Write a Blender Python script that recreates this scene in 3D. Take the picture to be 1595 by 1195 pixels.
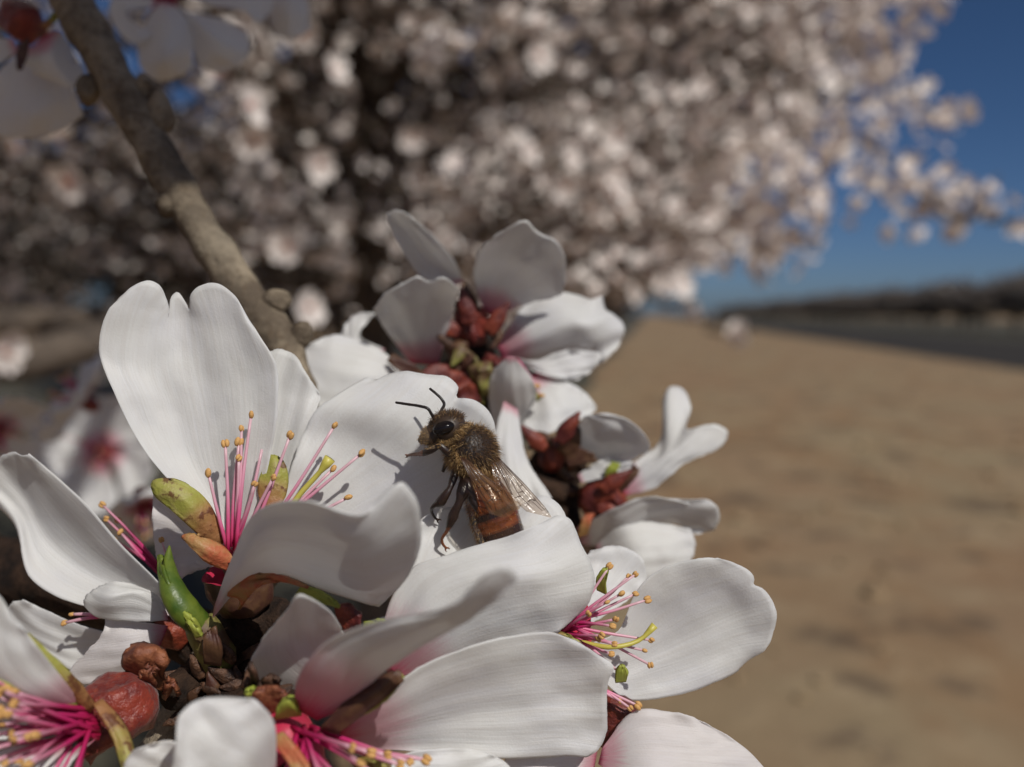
import bpy, bmesh, math, random
import numpy as np
from mathutils import Vector, Matrix, noise as mnoise

random.seed(7)
RNG = np.random.default_rng(7)
for o in list(bpy.data.objects):
    bpy.data.objects.remove(o, do_unlink=True)
sc = bpy.context.scene
COL = sc.collection

# ------------------------------------------------------------------ camera
IW, IH, FPX = 1595.0, 1195.0, 1381.0
CX, CY = IW / 2, IH / 2
CAM = np.array([0.0, 0.0, 1.42])
PITCH = math.atan((CY - 490) / FPX)            # looking a little downwards
FOCUS = 71.0                                   # mm from the lens to the bee
cam_d = bpy.data.cameras.new('camera')
cam = bpy.data.objects.new('camera', cam_d)
COL.objects.link(cam)
cam.location = CAM
cam.rotation_euler = (math.radians(90) - PITCH, 0, 0)
cam_d.lens = 4.1
cam_d.sensor_fit = 'HORIZONTAL'
cam_d.sensor_width = 4.1 * IW / FPX
cam_d.clip_start = 0.002
cam_d.clip_end = 5000
cam_d.dof.use_dof = True
cam_d.dof.focus_distance = FOCUS / 1000
cam_d.dof.aperture_fstop = 2.7
sc.camera = cam
RT = np.array([1.0, 0, 0])
UP = np.array([0, math.sin(PITCH), math.cos(PITCH)])
FW = np.array([0, math.cos(PITCH), -math.sin(PITCH)])

# ------------------------------------------------------------------ light
SUN = np.array([0.40, -0.60, 0.69]); SUN = SUN / np.linalg.norm(SUN)
elev = math.asin(SUN[2]); azim = math.atan2(SUN[0], SUN[1])
world = bpy.data.worlds.new('World'); sc.world = world
world.use_nodes = True
wn = world.node_tree
sky = wn.nodes.new('ShaderNodeTexSky'); sky.sky_type = 'NISHITA'
sky.sun_disc = False
sky.sun_elevation = elev; sky.sun_rotation = azim
sky.altitude = 0; sky.air_density = 0.5; sky.dust_density = 1.0; sky.ozone_density = 4.5
bg = wn.nodes['Background']; bg.inputs['Strength'].default_value = 0.05
hs = wn.nodes.new('ShaderNodeHueSaturation'); hs.inputs['Saturation'].default_value = 1.12; hs.inputs['Value'].default_value = 0.94
wn.links.new(sky.outputs[0], hs.inputs['Color']); wn.links.new(hs.outputs[0], bg.inputs[0])
sl = bpy.data.lights.new('sun', 'SUN'); sl.energy = 3.2; sl.angle = math.radians(0.53)
sl.color = (1.0, 0.965, 0.905)
so = bpy.data.objects.new('sun', sl); COL.objects.link(so)
so.rotation_euler = Vector(SUN).to_track_quat('Z', 'Y').to_euler()
so.location = (2, -3, 6)
sc.view_settings.view_transform = 'Standard'; sc.view_settings.look = 'None'
sc.view_settings.exposure = 0.20; sc.view_settings.gamma = 1.0
sc.render.engine = 'CYCLES'
sc.cycles.transparent_max_bounces = 16

# ------------------------------------------------------------------ helpers
ZOFF = 0.0      # extra millimetres of distance for the cluster being built
def P(px, py, dz=0.0):
    """photo pixel + millimetres behind the plane of focus -> world point"""
    d = (FOCUS + dz + ZOFF) / 1000.0
    return CAM + RT * ((px - CX) / FPX * d) + UP * ((CY - py) / FPX * d) + FW * d

def PA(a):
    a = np.asarray(a, float)
    d = ((FOCUS + a[..., 2] + ZOFF) / 1000.0)[..., None]
    return CAM + RT * ((a[..., 0:1] - CX) / FPX * d) + UP * ((CY - a[..., 1:2]) / FPX * d) + FW * d

def W(px, py, d):
    return P(px, py, d * 1000 - FOCUS)

def spline(pts, n, t=None):
    p = np.asarray(pts, float)
    if t is None:
        t = np.r_[0, np.cumsum(np.maximum(np.linalg.norm(np.diff(p[:, :2], axis=0), axis=1), 1e-6))]
        t = t / t[-1]
    m = np.gradient(p, t, axis=0) if len(p) > 2 else np.repeat((p[1:] - p[:1]) / (t[1] - t[0]), 2, 0)
    q = np.linspace(0, 1, n)
    i = np.clip(np.searchsorted(t, q, 'right') - 1, 0, len(t) - 2)
    h = (t[i + 1] - t[i])[:, None]; s = ((q - t[i])[:, None]) / h
    return ((1 + 2 * s) * (1 - s) ** 2 * p[i] + s * (1 - s) ** 2 * h * m[i]
            + s * s * (3 - 2 * s) * p[i + 1] + s * s * (s - 1) * h * m[i + 1])

def spline3(pts, n):
    p = np.asarray(pts, float)
    t = np.r_[0, np.cumsum(np.maximum(np.linalg.norm(np.diff(p, axis=0), axis=1), 1e-9))]
    return spline(p, n, t / t[-1])

def link(o, parent=None):
    COL.objects.link(o)
    if parent is not None:
        o.parent = parent
    return o

def mk(name, verts, faces, mat, parent=None, uv=None, smooth=True, origin=None):
    """one mesh object from world-space points"""
    verts = np.asarray(verts, float)
    if origin is None:
        origin = np.array(parent.location) if parent is not None and parent.parent is None else None
        if parent is not None and parent.parent is not None:
            origin = np.array(parent.parent.location) + np.array(parent.location)
    if origin is None:
        origin = verts.mean(0)
    me = bpy.data.meshes.new(name)
    me.from_pydata((verts - origin).tolist(), [], [list(f) for f in faces])
    mats = mat if isinstance(mat, (list, tuple)) else [mat]
    for m in mats:
        me.materials.append(m)
    if uv is not None:
        ul = me.uv_layers.new(name='UVMap')
        li = np.zeros(len(me.loops), dtype=np.int32); me.loops.foreach_get('vertex_index', li)
        ul.data.foreach_set('uv', np.asarray(uv, float)[li].ravel())
    if smooth:
        me.polygons.foreach_set('use_smooth', [True] * len(me.polygons))
    me.update()
    o = bpy.data.objects.new(name, me)
    if parent is None:
        o.location = origin
    return link(o, parent)

def thing(name, label, cat, loc, group=None):
    o = bpy.data.objects.new(name, None)
    o.empty_display_size = 0.005
    o.location = loc
    return tag(link(o), label, cat, group)

def tag(o, label, cat, group=None):
    o['label'] = label; o['category'] = cat
    if group: o['group'] = group
    return o

def tube_geo(pts, rad, n=8, cap=True):
    pts = np.asarray(pts, float); rad = np.broadcast_to(np.asarray(rad, float), (len(pts),))
    tg = np.gradient(pts, axis=0); tg /= np.linalg.norm(tg, axis=1)[:, None] + 1e-12
    ref = np.array([0.3, 0.5, 0.8]); V = []; F = []; UV = []
    u = np.cross(tg[0], ref); u /= np.linalg.norm(u)
    for k in range(len(pts)):
        u = u - tg[k] * u.dot(tg[k]); u /= np.linalg.norm(u) + 1e-12
        w = np.cross(tg[k], u)
        for j in range(n):
            a = 2 * math.pi * j / n
            V.append(pts[k] + rad[k] * (u * math.cos(a) + w * math.sin(a)))
            UV.append((j / n, k / (len(pts) - 1)))
    for k in range(len(pts) - 1):
        for j in range(n):
            F.append((k * n + j, k * n + (j + 1) % n, (k + 1) * n + (j + 1) % n, (k + 1) * n + j))
    if cap:
        F.append(tuple(range(n))[::-1]); F.append(tuple(range((len(pts) - 1) * n, len(pts) * n)))
    return V, F, UV

def ell_geo(c, ax, ay, az, nu=14, nv=9):
    """ellipsoid with the three half-axis vectors"""
    V = [c + az]; F = []
    for i in range(1, nv):
        th = math.pi * i / nv
        for j in range(nu):
            ph = 2 * math.pi * j / nu
            V.append(c + az * math.cos(th) + (ax * math.cos(ph) + ay * math.sin(ph)) * math.sin(th))
    V.append(c - az)
    for j in range(nu):
        F.append((0, 1 + j, 1 + (j + 1) % nu))
        F.append((len(V) - 1, 1 + (nv - 2) * nu + (j + 1) % nu, 1 + (nv - 2) * nu + j))
    for i in range(nv - 2):
        for j in range(nu):
            a = 1 + i * nu
            F.append((a + j, a + nu + j, a + nu + (j + 1) % nu, a + (j + 1) % nu))
    return V, F

class Bag:
    def __init__(s): s.V = []; s.F = []; s.UV = []
    def add(s, V, F, UV=None):
        b = len(s.V); s.V += list(V); s.F += [tuple(i + b for i in f) for f in F]
        s.UV += list(UV) if UV is not None else [(0, 0)] * len(V)
        return s

# ------------------------------------------------------------------ materials
class NT:
    def __init__(s, name):
        s.m = bpy.data.materials.new(name); s.m.use_nodes = True
        s.t = s.m.node_tree; s.b = s.t.nodes['Principled BSDF']; s.out = s.t.nodes['Material Output']
    def n(s, typ, **kw):
        nd = s.t.nodes.new('ShaderNode' + typ)
        for k, v in kw.items():
            if k.startswith('i_'):
                key = k[2:]; key = int(key) if key.isdigit() else key.replace('_', ' ')
                nd.inputs[key].default_value = v
            else: setattr(nd, k, v)
        return nd
    def l(s, a, b): s.t.links.new(a, b)
    def mixc(s, fac, a, b):
        nd = s.n('Mix', data_type='RGBA')
        for sock, v in ((nd.inputs[0], fac), (nd.inputs[6], a), (nd.inputs[7], b)):
            if isinstance(v, bpy.types.NodeSocket): s.l(v, sock)
            elif isinstance(v, (int, float)): sock.default_value = v
            else: sock.default_value = (*v, 1)
        return nd.outputs[2]
    def ramp(s, src, stops, interp='EASE'):
        nd = s.n('ValToRGB'); nd.color_ramp.interpolation = interp
        e = nd.color_ramp.elements
        while len(e) < len(stops): e.new(0.5)
        for k, (p, c) in enumerate(stops):
            e[k].position = p; e[k].color = (*c, 1) if not isinstance(c, (int, float)) else (c, c, c, 1)
        s.l(src, nd.inputs[0]); return nd.outputs[0]
    def noise(s, scale, detail=4, rough=0.55, vec=None, coord='Object', vscale=None):
        if vec is None:
            tc = s.n('TexCoord'); vec = tc.outputs[coord]
        if vscale:
            mp = s.n('Mapping'); mp.inputs['Scale'].default_value = vscale; s.l(vec, mp.inputs[0]); vec = mp.outputs[0]
        nd = s.n('TexNoise'); nd.inputs['Scale'].default_value = scale
        nd.inputs['Detail'].default_value = detail; nd.inputs['Roughness'].default_value = rough
        s.l(vec, nd.inputs['Vector']); return nd.outputs['Fac']
    def bump(s, h, strength, dist):
        nd = s.n('Bump'); nd.inputs['Strength'].default_value = strength; nd.inputs['Distance'].default_value = dist
        s.l(h, nd.inputs['Height']); s.l(nd.outputs[0], s.b.inputs['Normal']); return nd.outputs[0]
    def col(s, c):
        if isinstance(c, bpy.types.NodeSocket): s.l(c, s.b.inputs['Base Color'])
        else: s.b.inputs['Base Color'].default_value = (*c, 1)
    def rough(s, r): s.b.inputs['Roughness'].default_value = r
    def translucent(s, colsock, fac, nrm=None):
        tr = s.n('BsdfTranslucent'); s.l(colsock, tr.inputs[0])
        if nrm is not None: s.l(nrm, tr.inputs['Normal'])
        mx = s.n('MixShader'); mx.inputs[0].default_value = fac
        s.l(s.b.outputs[0], mx.inputs[1]); s.l(tr.outputs[0], mx.inputs[2]); s.l(mx.outputs[0], s.out.inputs[0])

def petal_material(name, deep, reach, white=(0.82, 0.82, 0.80)):
    k = NT(name)
    tc = k.n('TexCoord'); sp = k.n('SeparateXYZ'); k.l(tc.outputs['UV'], sp.inputs[0])
    oi = k.n('ObjectInfo')
    va = k.n('VectorMath', operation='ADD'); k.l(tc.outputs['UV'], va.inputs[0]); 
    cb = k.n('CombineXYZ')
    mu = k.n('Math', operation='MULTIPLY'); mu.inputs[1].default_value = 37; k.l(oi.outputs['Random'], mu.inputs[0])
    k.l(mu.outputs[0], cb.inputs[0]); k.l(mu.outputs[0], cb.inputs[2]); k.l(cb.outputs[0], va.inputs[1])
    vein = k.noise(1, 3, 0.6, vec=va.outputs[0], vscale=(46, 3.2, 1))
    vein2 = k.noise(1, 2, 0.5, vec=va.outputs[0], vscale=(11, 1.4, 1))
    cell = k.noise(5200, 2, 0.6)
    blot = k.noise(170, 3, 0.5)
    # pink at the claw, fading up the petal along its veins
    ad = k.n('Math', operation='MULTIPLY_ADD'); ad.inputs[1].default_value = 0.16; k.l(vein, ad.inputs[0]); k.l(sp.outputs[1], ad.inputs[2])
    fade = k.ramp(ad.outputs[0], [(0.05, 1.0), (0.05 + reach * 0.45, 0.45), (0.08 + reach, 0.0)])
    w1 = k.mixc(k.ramp(blot, [(0.3, 0.0), (0.75, 1.0)]), white, (white[0] * 0.95, white[1] * 0.95, white[2] * 0.99))
    w2 = k.mixc(k.ramp(vein, [(0.35, 0.0), (0.7, 0.55)]), w1, (white[0] * 0.93, white[1] * 0.91, white[2] * 0.90))
    c = k.mixc(fade, w2, deep)
    k.col(c); k.rough(0.5)
    k.b.inputs['Specular IOR Level'].default_value = 0.3
    k.b.inputs['Sheen Weight'].default_value = 0.06
    m1 = k.n('Math', operation='MULTIPLY_ADD'); m1.inputs[1].default_value = 0.55; k.l(cell, m1.inputs[0])
    m2 = k.n('Math', operation='MULTIPLY_ADD'); m2.inputs[1].default_value = 0.8; k.l(vein2, m2.inputs[0]); k.l(vein, m2.inputs[2])
    k.l(m2.outputs[0], m1.inputs[2])
    crk = k.noise(520, 3, 0.6); m3 = k.n('Math', operation='MULTIPLY_ADD'); m3.inputs[1].default_value = 0.5; k.l(crk, m3.inputs[0]); k.l(m1.outputs[0], m3.inputs[2])
    nr = k.bump(m3.outputs[0], 0.42, 0.00009)
    k.translucent(c, 0.46, nr)
    return k.m

M = {}
PINK = (0.62, 0.022, 0.13)
M['petal'] = petal_material('petal_white', PINK, 0.10)
M['petal_pink'] = petal_material('petal_pink_claw', PINK, 0.34)
M['petal_blush'] = petal_material('petal_blush', (0.60, 0.05, 0.16), 0.20, (0.80, 0.77, 0.755))

k = NT('sepal'); tc = k.n('TexCoord'); sp = k.n('SeparateXYZ'); k.l(tc.outputs['UV'], sp.inputs[0])
nz = k.noise(900, 4); n2 = k.noise(260, 3)
g = k.mixc(k.ramp(nz, [(0.4, 0), (0.62, 1)]), (0.36, 0.36, 0.07), (0.40, 0.36, 0.11))
sv = k.n('Math', operation='MULTIPLY_ADD'); sv.inputs[1].default_value = 0.7; k.l(n2, sv.inputs[0]); k.l(sp.outputs[1], sv.inputs[2])
g = k.mixc(k.ramp(sv.outputs[0], [(0.55, 0.95), (1.05, 0)]), g, (0.34, 0.15, 0.06))
g = k.mixc(k.ramp(nz, [(0.56, 0), (0.64, 0.85)]), g, (0.12, 0.035, 0.016))
k.col(g); k.rough(0.55); nr = k.bump(nz, 0.7, 0.0004); k.translucent(g, 0.25, nr); M['sepal'] = k.m
k = NT('sepal_green'); nz = k.noise(800, 4)
g = k.mixc(nz, (0.30, 0.38, 0.04), (0.42, 0.42, 0.09)); k.col(g); k.rough(0.5); nr = k.bump(nz, 0.4, 0.0002); k.translucent(g, 0.25, nr); M['sepal_green'] = k.m
k = NT('sepal_red'); nz = k.noise(700, 4)
g = k.mixc(k.ramp(nz, [(0.35, 0), (0.65, 1)]), (0.50, 0.13, 0.06), (0.42, 0.24, 0.09)); k.col(g); k.rough(0.55); nr = k.bump(nz, 0.7, 0.0005); k.translucent(g, 0.2, nr); M['sepal_red'] = k.m
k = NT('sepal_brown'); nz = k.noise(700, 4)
g = k.mixc(k.ramp(nz, [(0.35, 0), (0.65, 1)]), (0.055, 0.018, 0.012), (0.095, 0.045, 0.02)); k.col(g); k.rough(0.55); k.bump(nz, 0.5, 0.0003); M['sepal_brown'] = k.m  # brown of sepals and scales, deepened for the shade on one cup
k = NT('calyx_red'); nz = k.noise(420, 5, 0.65); nf = k.noise(2600, 3)
g = k.mixc(k.ramp(nz, [(0.35, 0), (0.68, 1)]), (0.10, 0.009, 0.008), (0.235, 0.032, 0.016))
g = k.mixc(k.ramp(nf, [(0.55, 0), (0.75, 0.3)]), g, (0.32, 0.11, 0.05))
k.col(g); k.rough(0.45); k.bump(nz, 0.55, 0.0012); k.b.inputs['Sheen Weight'].default_value = 0.1; M['calyx'] = k.m
k = NT('calyx_maroon'); nz = k.noise(420, 5, 0.65)
g = k.mixc(k.ramp(nz, [(0.4, 0), (0.7, 1)]), (0.075, 0.010, 0.010), (0.24, 0.045, 0.02)); k.col(g); k.rough(0.5); k.bump(nz, 0.6, 0.0012); M['maroon'] = k.m
k = NT('calyx_cup_inside'); nz = k.noise(900, 3)
g = k.mixc(nz, (0.50, 0.012, 0.07), (0.34, 0.02, 0.04)); k.col(g); k.rough(0.45); M['cup'] = k.m
k = NT('bud_scale'); nz = k.noise(900, 5, 0.65)
g = k.mixc(k.ramp(nz, [(0.3, 0), (0.7, 1)]), (0.018, 0.008, 0.006), (0.13, 0.06, 0.03)); k.col(g); k.rough(0.6); k.bump(nz, 0.9, 0.0006); M['scale'] = k.m
k = NT('dry_sepal'); nz = k.noise(800, 5, 0.65)
g = k.mixc(k.ramp(nz, [(0.3, 0), (0.7, 1)]), (0.10, 0.022, 0.012), (0.27, 0.095, 0.04)); k.col(g); k.rough(0.6); k.bump(nz, 0.8, 0.0005); M['dry'] = k.m
k = NT('leaf_bud'); nz = k.noise(500, 4); fine = k.noise(3000, 2)
g = k.mixc(k.ramp(nz, [(0.3, 0), (0.7, 1)]), (0.040, 0.085, 0.008), (0.13, 0.17, 0.022)); k.col(g); k.rough(0.42); nr = k.bump(fine, 0.25, 0.00015); k.translucent(g, 0.12, nr); M['leaf'] = k.m
k = NT('twig_green_brown'); nz = k.noise(420, 4)
g = k.mixc(k.ramp(nz, [(0.4, 0), (0.62, 1)]), (0.20, 0.19, 0.045), (0.09, 0.045, 0.022)); k.col(g); k.rough(0.6); k.bump(nz, 0.6, 0.0005); M['budbase'] = k.m
k = NT('filament'); tc = k.n('TexCoord'); sp = k.n('SeparateXYZ'); k.l(tc.outputs['UV'], sp.inputs[0])
g = k.ramp(sp.outputs[1], [(0.0, (0.58, 0.012, 0.10)), (0.30, (0.72, 0.13, 0.30)), (0.62, (0.78, 0.42, 0.52)), (1.0, (0.76, 0.52, 0.56))], 'LINEAR')
k.col(g); k.rough(0.35); k.translucent(g, 0.3); M['filament'] = k.m
k = NT('filament_deep'); tc = k.n('TexCoord'); sp = k.n('SeparateXYZ'); k.l(tc.outputs['UV'], sp.inputs[0])
g = k.ramp(sp.outputs[1], [(0.0, (0.42, 0.008, 0.06)), (0.40, (0.60, 0.035, 0.18)), (0.75, (0.74, 0.27, 0.40)), (1.0, (0.78, 0.50, 0.57))], 'LINEAR')
k.col(g); k.rough(0.3); k.translucent(g, 0.3); M['filament_deep'] = k.m
k = NT('anther'); nz = k.noise(4200, 3)
g = k.mixc(nz, (0.42, 0.20, 0.05), (0.62, 0.38, 0.14)); k.col(g); k.rough(0.7); k.bump(nz, 0.6, 0.0001); M['anther'] = k.m
k = NT('pistil'); nz = k.noise(900, 2)
g = k.mixc(nz, (0.40, 0.36, 0.05), (0.52, 0.45, 0.10)); k.col(g); k.rough(0.45); M['pistil'] = k.m
k = NT('bark'); nz = k.noise(170, 6, 0.7); nl = k.noise(60, 4); nf = k.noise(900, 4, 0.7)
g = k.mixc(k.ramp(nz, [(0.35, 0), (0.66, 1)]), (0.10, 0.077, 0.055), (0.29, 0.235, 0.165))
g = k.mixc(k.ramp(nf, [(0.52, 0), (0.66, 0.8)]), g, (0.10, 0.07, 0.045))
g = k.mixc(k.ramp(nl, [(0.45, 0), (0.75, 0.5)]), g, (0.22, 0.19, 0.145))
k.col(g); k.rough(0.9); k.b.inputs['Specular IOR Level'].default_value = 0.2
mm = k.n('Math', operation='MULTIPLY_ADD'); mm.inputs[1].default_value = 0.4; k.l(nf, mm.inputs[0]); k.l(nz, mm.inputs[2])
k.bump(mm.outputs[0], 0.9, 0.0012); M['bark'] = k.m
k = NT('bark_dark_shade'); nz = k.noise(320, 6, 0.7)
g = k.mixc(k.ramp(nz, [(0.35, 0), (0.7, 1)]), (0.009, 0.006, 0.005), (0.045, 0.024, 0.014)); k.col(g); k.rough(0.85); k.b.inputs['Specular IOR Level'].default_value = 0.2; k.bump(nz, 0.9, 0.0012); M['bark_dark_shade'] = k.m  # dark brown bark, deepened to near-black for the shade among the petals
k = NT('trunk_bark'); nz = k.noise(22, 6, 0.7)
g = k.mixc(k.ramp(nz, [(0.35, 0), (0.7, 1)]), (0.045, 0.034, 0.027), (0.15, 0.115, 0.085)); k.col(g); k.rough(0.9); k.bump(nz, 0.9, 0.02); M['trunk'] = k.m
k = NT('far_blossom'); oi = k.n('ObjectInfo'); nz = k.noise(9, 3)
g = k.mixc(k.ramp(nz, [(0.35, 0), (0.65, 1)]), (0.86, 0.80, 0.75), (0.82, 0.74, 0.69)); k.col(g); k.rough(0.6); k.translucent(g, 0.25); M['far'] = k.m
k = NT('far_blossom_heart'); k.col((0.36, 0.06, 0.05)); k.rough(0.6); M['heart'] = k.m
k = NT('far_bud_scale'); k.col((0.16, 0.09, 0.045)); k.rough(0.7); M['farscale'] = k.m
# ground: bare compacted orchard dirt
k = NT('dirt'); tc = k.n('TexCoord')
nb = k.noise(0.35, 5, 0.6); nm = k.noise(2.2, 5, 0.62); nf = k.noise(38, 5, 0.7); nst = k.noise(0.9, 4, 0.6, vscale=(1.3, 0.5, 1)); nd = k.noise(1.9, 4, 0.55)
g = k.mixc(k.ramp(nb, [(0.35, 0), (0.65, 1)]), (0.262, 0.170, 0.102), (0.276, 0.212, 0.128))
g = k.mixc(k.ramp(nst, [(0.45, 0), (0.62, 0.8)]), g, (0.25, 0.155, 0.085))
g = k.mixc(k.ramp(nm, [(0.48, 0), (0.68, 0.7)]), g, (0.35, 0.265, 0.165))
g = k.mixc(k.ramp(nd, [(0.54, 0), (0.64, 0.85)]), g, (0.12, 0.085, 0.058))
g = k.mixc(k.ramp(nf, [(0.45, 0), (0.75, 0.35)]), g, (0.19, 0.13, 0.075))
k.col(g); k.rough(0.95); k.b.inputs['Specular IOR Level'].default_value = 0.1
mm = k.n('Math', operation='MULTIPLY_ADD'); mm.inputs[1].default_value = 0.35; k.l(nf, mm.inputs[0]); k.l(nm, mm.inputs[2])
k.bump(mm.outputs[0], 0.6, 0.05); M['dirt'] = k.m
k = NT('asphalt'); nz = k.noise(3, 5); nf = k.noise(120, 3)
g = k.mixc(nz, (0.036, 0.033, 0.031), (0.050, 0.046, 0.043)); k.col(g); k.rough(1.0); k.b.inputs['Specular IOR Level'].default_value = 0.05; k.bump(nf, 0.5, 0.01); M['asphalt'] = k.m
k = NT('road_paint'); nz = k.noise(6, 4); k.col(k.mixc(nz, (0.70, 0.69, 0.66), (0.42, 0.41, 0.39))); k.rough(0.8); M['paint'] = k.m
k = NT('verge_grass'); nz = k.noise(0.8, 5); g = k.mixc(nz, (0.042, 0.038, 0.024), (0.080, 0.070, 0.045)); k.col(g); k.rough(0.9); M['grass'] = k.m
# bee
k = NT('bee_body'); at = k.n('Attribute', attribute_name='pigment'); fz = k.noise(2600, 3)
g = k.mixc(k.ramp(fz, [(0.3, 0.0), (0.75, 0.35)]), at.outputs['Color'], (0.02, 0.01, 0.006))
k.col(g); k.l(at.outputs['Alpha'], k.b.inputs['Roughness']); k.bump(fz, 0.35, 0.0001); M['bee'] = k.m
k = NT('bee_eye'); vz = k.n('TexVoronoi'); vz.inputs['Scale'].default_value = 16000; tc = k.n('TexCoord'); k.l(tc.outputs['Object'], vz.inputs['Vector'])
k.col((0.008, 0.006, 0.006)); k.rough(0.10); k.b.inputs['Specular IOR Level'].default_value = 0.3; k.bump(vz.outputs['Distance'], 0.08, 0.00002); M['eye'] = k.m
k = NT('bee_fur'); at = k.n('Attribute', attribute_name='pigment'); k.col(at.outputs['Color']); k.rough(0.5); k.translucent(at.outputs['Color'], 0.25); M['fur'] = k.m
k = NT('bee_wing'); k.col((0.20, 0.11, 0.055)); k.rough(0.16); k.b.inputs['Specular IOR Level'].default_value = 0.9
nz = k.noise(1500, 3, 0.6); nw = k.noise(420, 2)
mm = k.n('Math', operation='MULTIPLY_ADD'); mm.inputs[1].default_value = 0.5; k.l(nz, mm.inputs[0]); k.l(nw, mm.inputs[2])
k.bump(mm.outputs[0], 0.6, 0.00022)
tr = k.n('BsdfTransparent'); tr.inputs[0].default_value = (0.93, 0.86, 0.78, 1)
mx = k.n('MixShader'); mx.inputs[0].default_value = 0.32; k.l(tr.outputs[0], mx.inputs[1]); k.l(k.b.outputs[0], mx.inputs[2]); k.l(mx.outputs[0], k.out.inputs[0]); M['wing'] = k.m
k = NT('bee_vein'); k.col((0.05, 0.022, 0.012)); k.rough(0.3); M['vein'] = k.m

# ------------------------------------------------------------------ setting: ground, road, verge, sky is the world
VPX = 1010.0
AZ = math.atan((VPX - CX) / FPX)               # the road runs away along this bearing
RD = np.array([math.sin(AZ), math.cos(AZ), 0]); RX = np.array([math.cos(AZ), -math.sin(AZ), 0])

def struct(o):
    o['kind'] = 'structure'; return o

def ground_h(x, y):
    return 0.02 * mnoise.noise(Vector((x * 0.8, y * 0.8, 3.1))) + 0.012 * mnoise.noise(Vector((x * 3.1, y * 3.1, 7.7)))

xs = np.unique(np.r_[-2500, -900, -300, -100, -40, -16, np.linspace(-8, 9, 86), 12, 16, 40, 100, 300, 900, 2500])
ys = np.unique(np.r_[-400, -60, -20, -6, np.linspace(-1, 15, 82), 18, 25, 40, 70, 150, 400, 1200, 4000])
V = []; F = []
for yy in ys:
    for xx in xs:
        near = max(0.0, 1 - max(abs(xx) / 9.0, max(yy - 2, -yy * 4, 0) / 14.0))
        V.append((xx, yy, ground_h(xx, yy) * min(1, near * 3)))
nx = len(xs)
for j in range(len(ys) - 1):
    for i in range(nx - 1):
        F.append((j * nx + i, j * nx + i + 1, (j + 1) * nx + i + 1, (j + 1) * nx + i))
struct(mk('ground', V, F, M['dirt'], origin=np.zeros(3)))

rg_ = np.random.default_rng(9)
n_ = 900
cx_ = rg_.uniform(-1.5, 7, n_); cy_ = rg_.uniform(2.0, 11, n_); cz_ = rg_.gamma(2.0, .009, n_)
CL = ell_geo(np.zeros(3), np.array([1., 0, 0]), np.array([0, 1., 0]), np.array([0, 0, .7]), 7, 5)
clv = np.array(CL[0]) * (1 + .25 * rg_.normal(size=(len(CL[0]), 1)))
Bc = Bag()
for x_, y_, r_ in zip(cx_, cy_, cz_):
    a_ = rg_.uniform(0, 6.28); ro = np.array([[math.cos(a_), -math.sin(a_), 0], [math.sin(a_), math.cos(a_), 0], [0, 0, 1]])
    Bc.add(clv @ ro.T * r_ + [x_, y_, ground_h(x_, y_) + r_ * .15], CL[1])
cl = mk('soil_clods', Bc.V, Bc.F, M['dirt'], origin=np.zeros(3)); cl['kind'] = 'stuff'; cl['label'] = 'crumbly brown soil clods lying on the bare dirt'; cl['category'] = 'soil'

def strip(name, x0, x1, z, mat, a=-40, b=1500, parent=None, n=30, wob=0.0):
    L = np.concatenate([np.linspace(a, 120, n), np.linspace(160, b, 8)])
    V = []; F = []
    for i, s in enumerate(L):
        w0 = wob * mnoise.noise(Vector((s * 0.3, 1.0, 0))); w1 = wob * mnoise.noise(Vector((s * 0.3, 9.0, 0)))
        V += [RD * s + RX * (x0 + w0) + [0, 0, z], RD * s + RX * (x1 + w1) + [0, 0, z]]
    for i in range(len(L) - 1):
        F.append((2 * i, 2 * i + 1, 2 * i + 3, 2 * i + 2))
    return mk(name, V, F, mat, parent, origin=np.zeros(3))

struct(strip('road', 9.4, 19.5, 0.012, M['asphalt'], wob=0.25))
struct(strip('orchard_floor_shade', -16.0, -1.3, 0.025, M['grass'], a=1.5, wob=0.5))  # dark strip: shade under the trees painted as ground colour
struct(strip('grass_verge', 19.3, 70.0, 0.008, M['grass'], wob=0.3))

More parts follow.
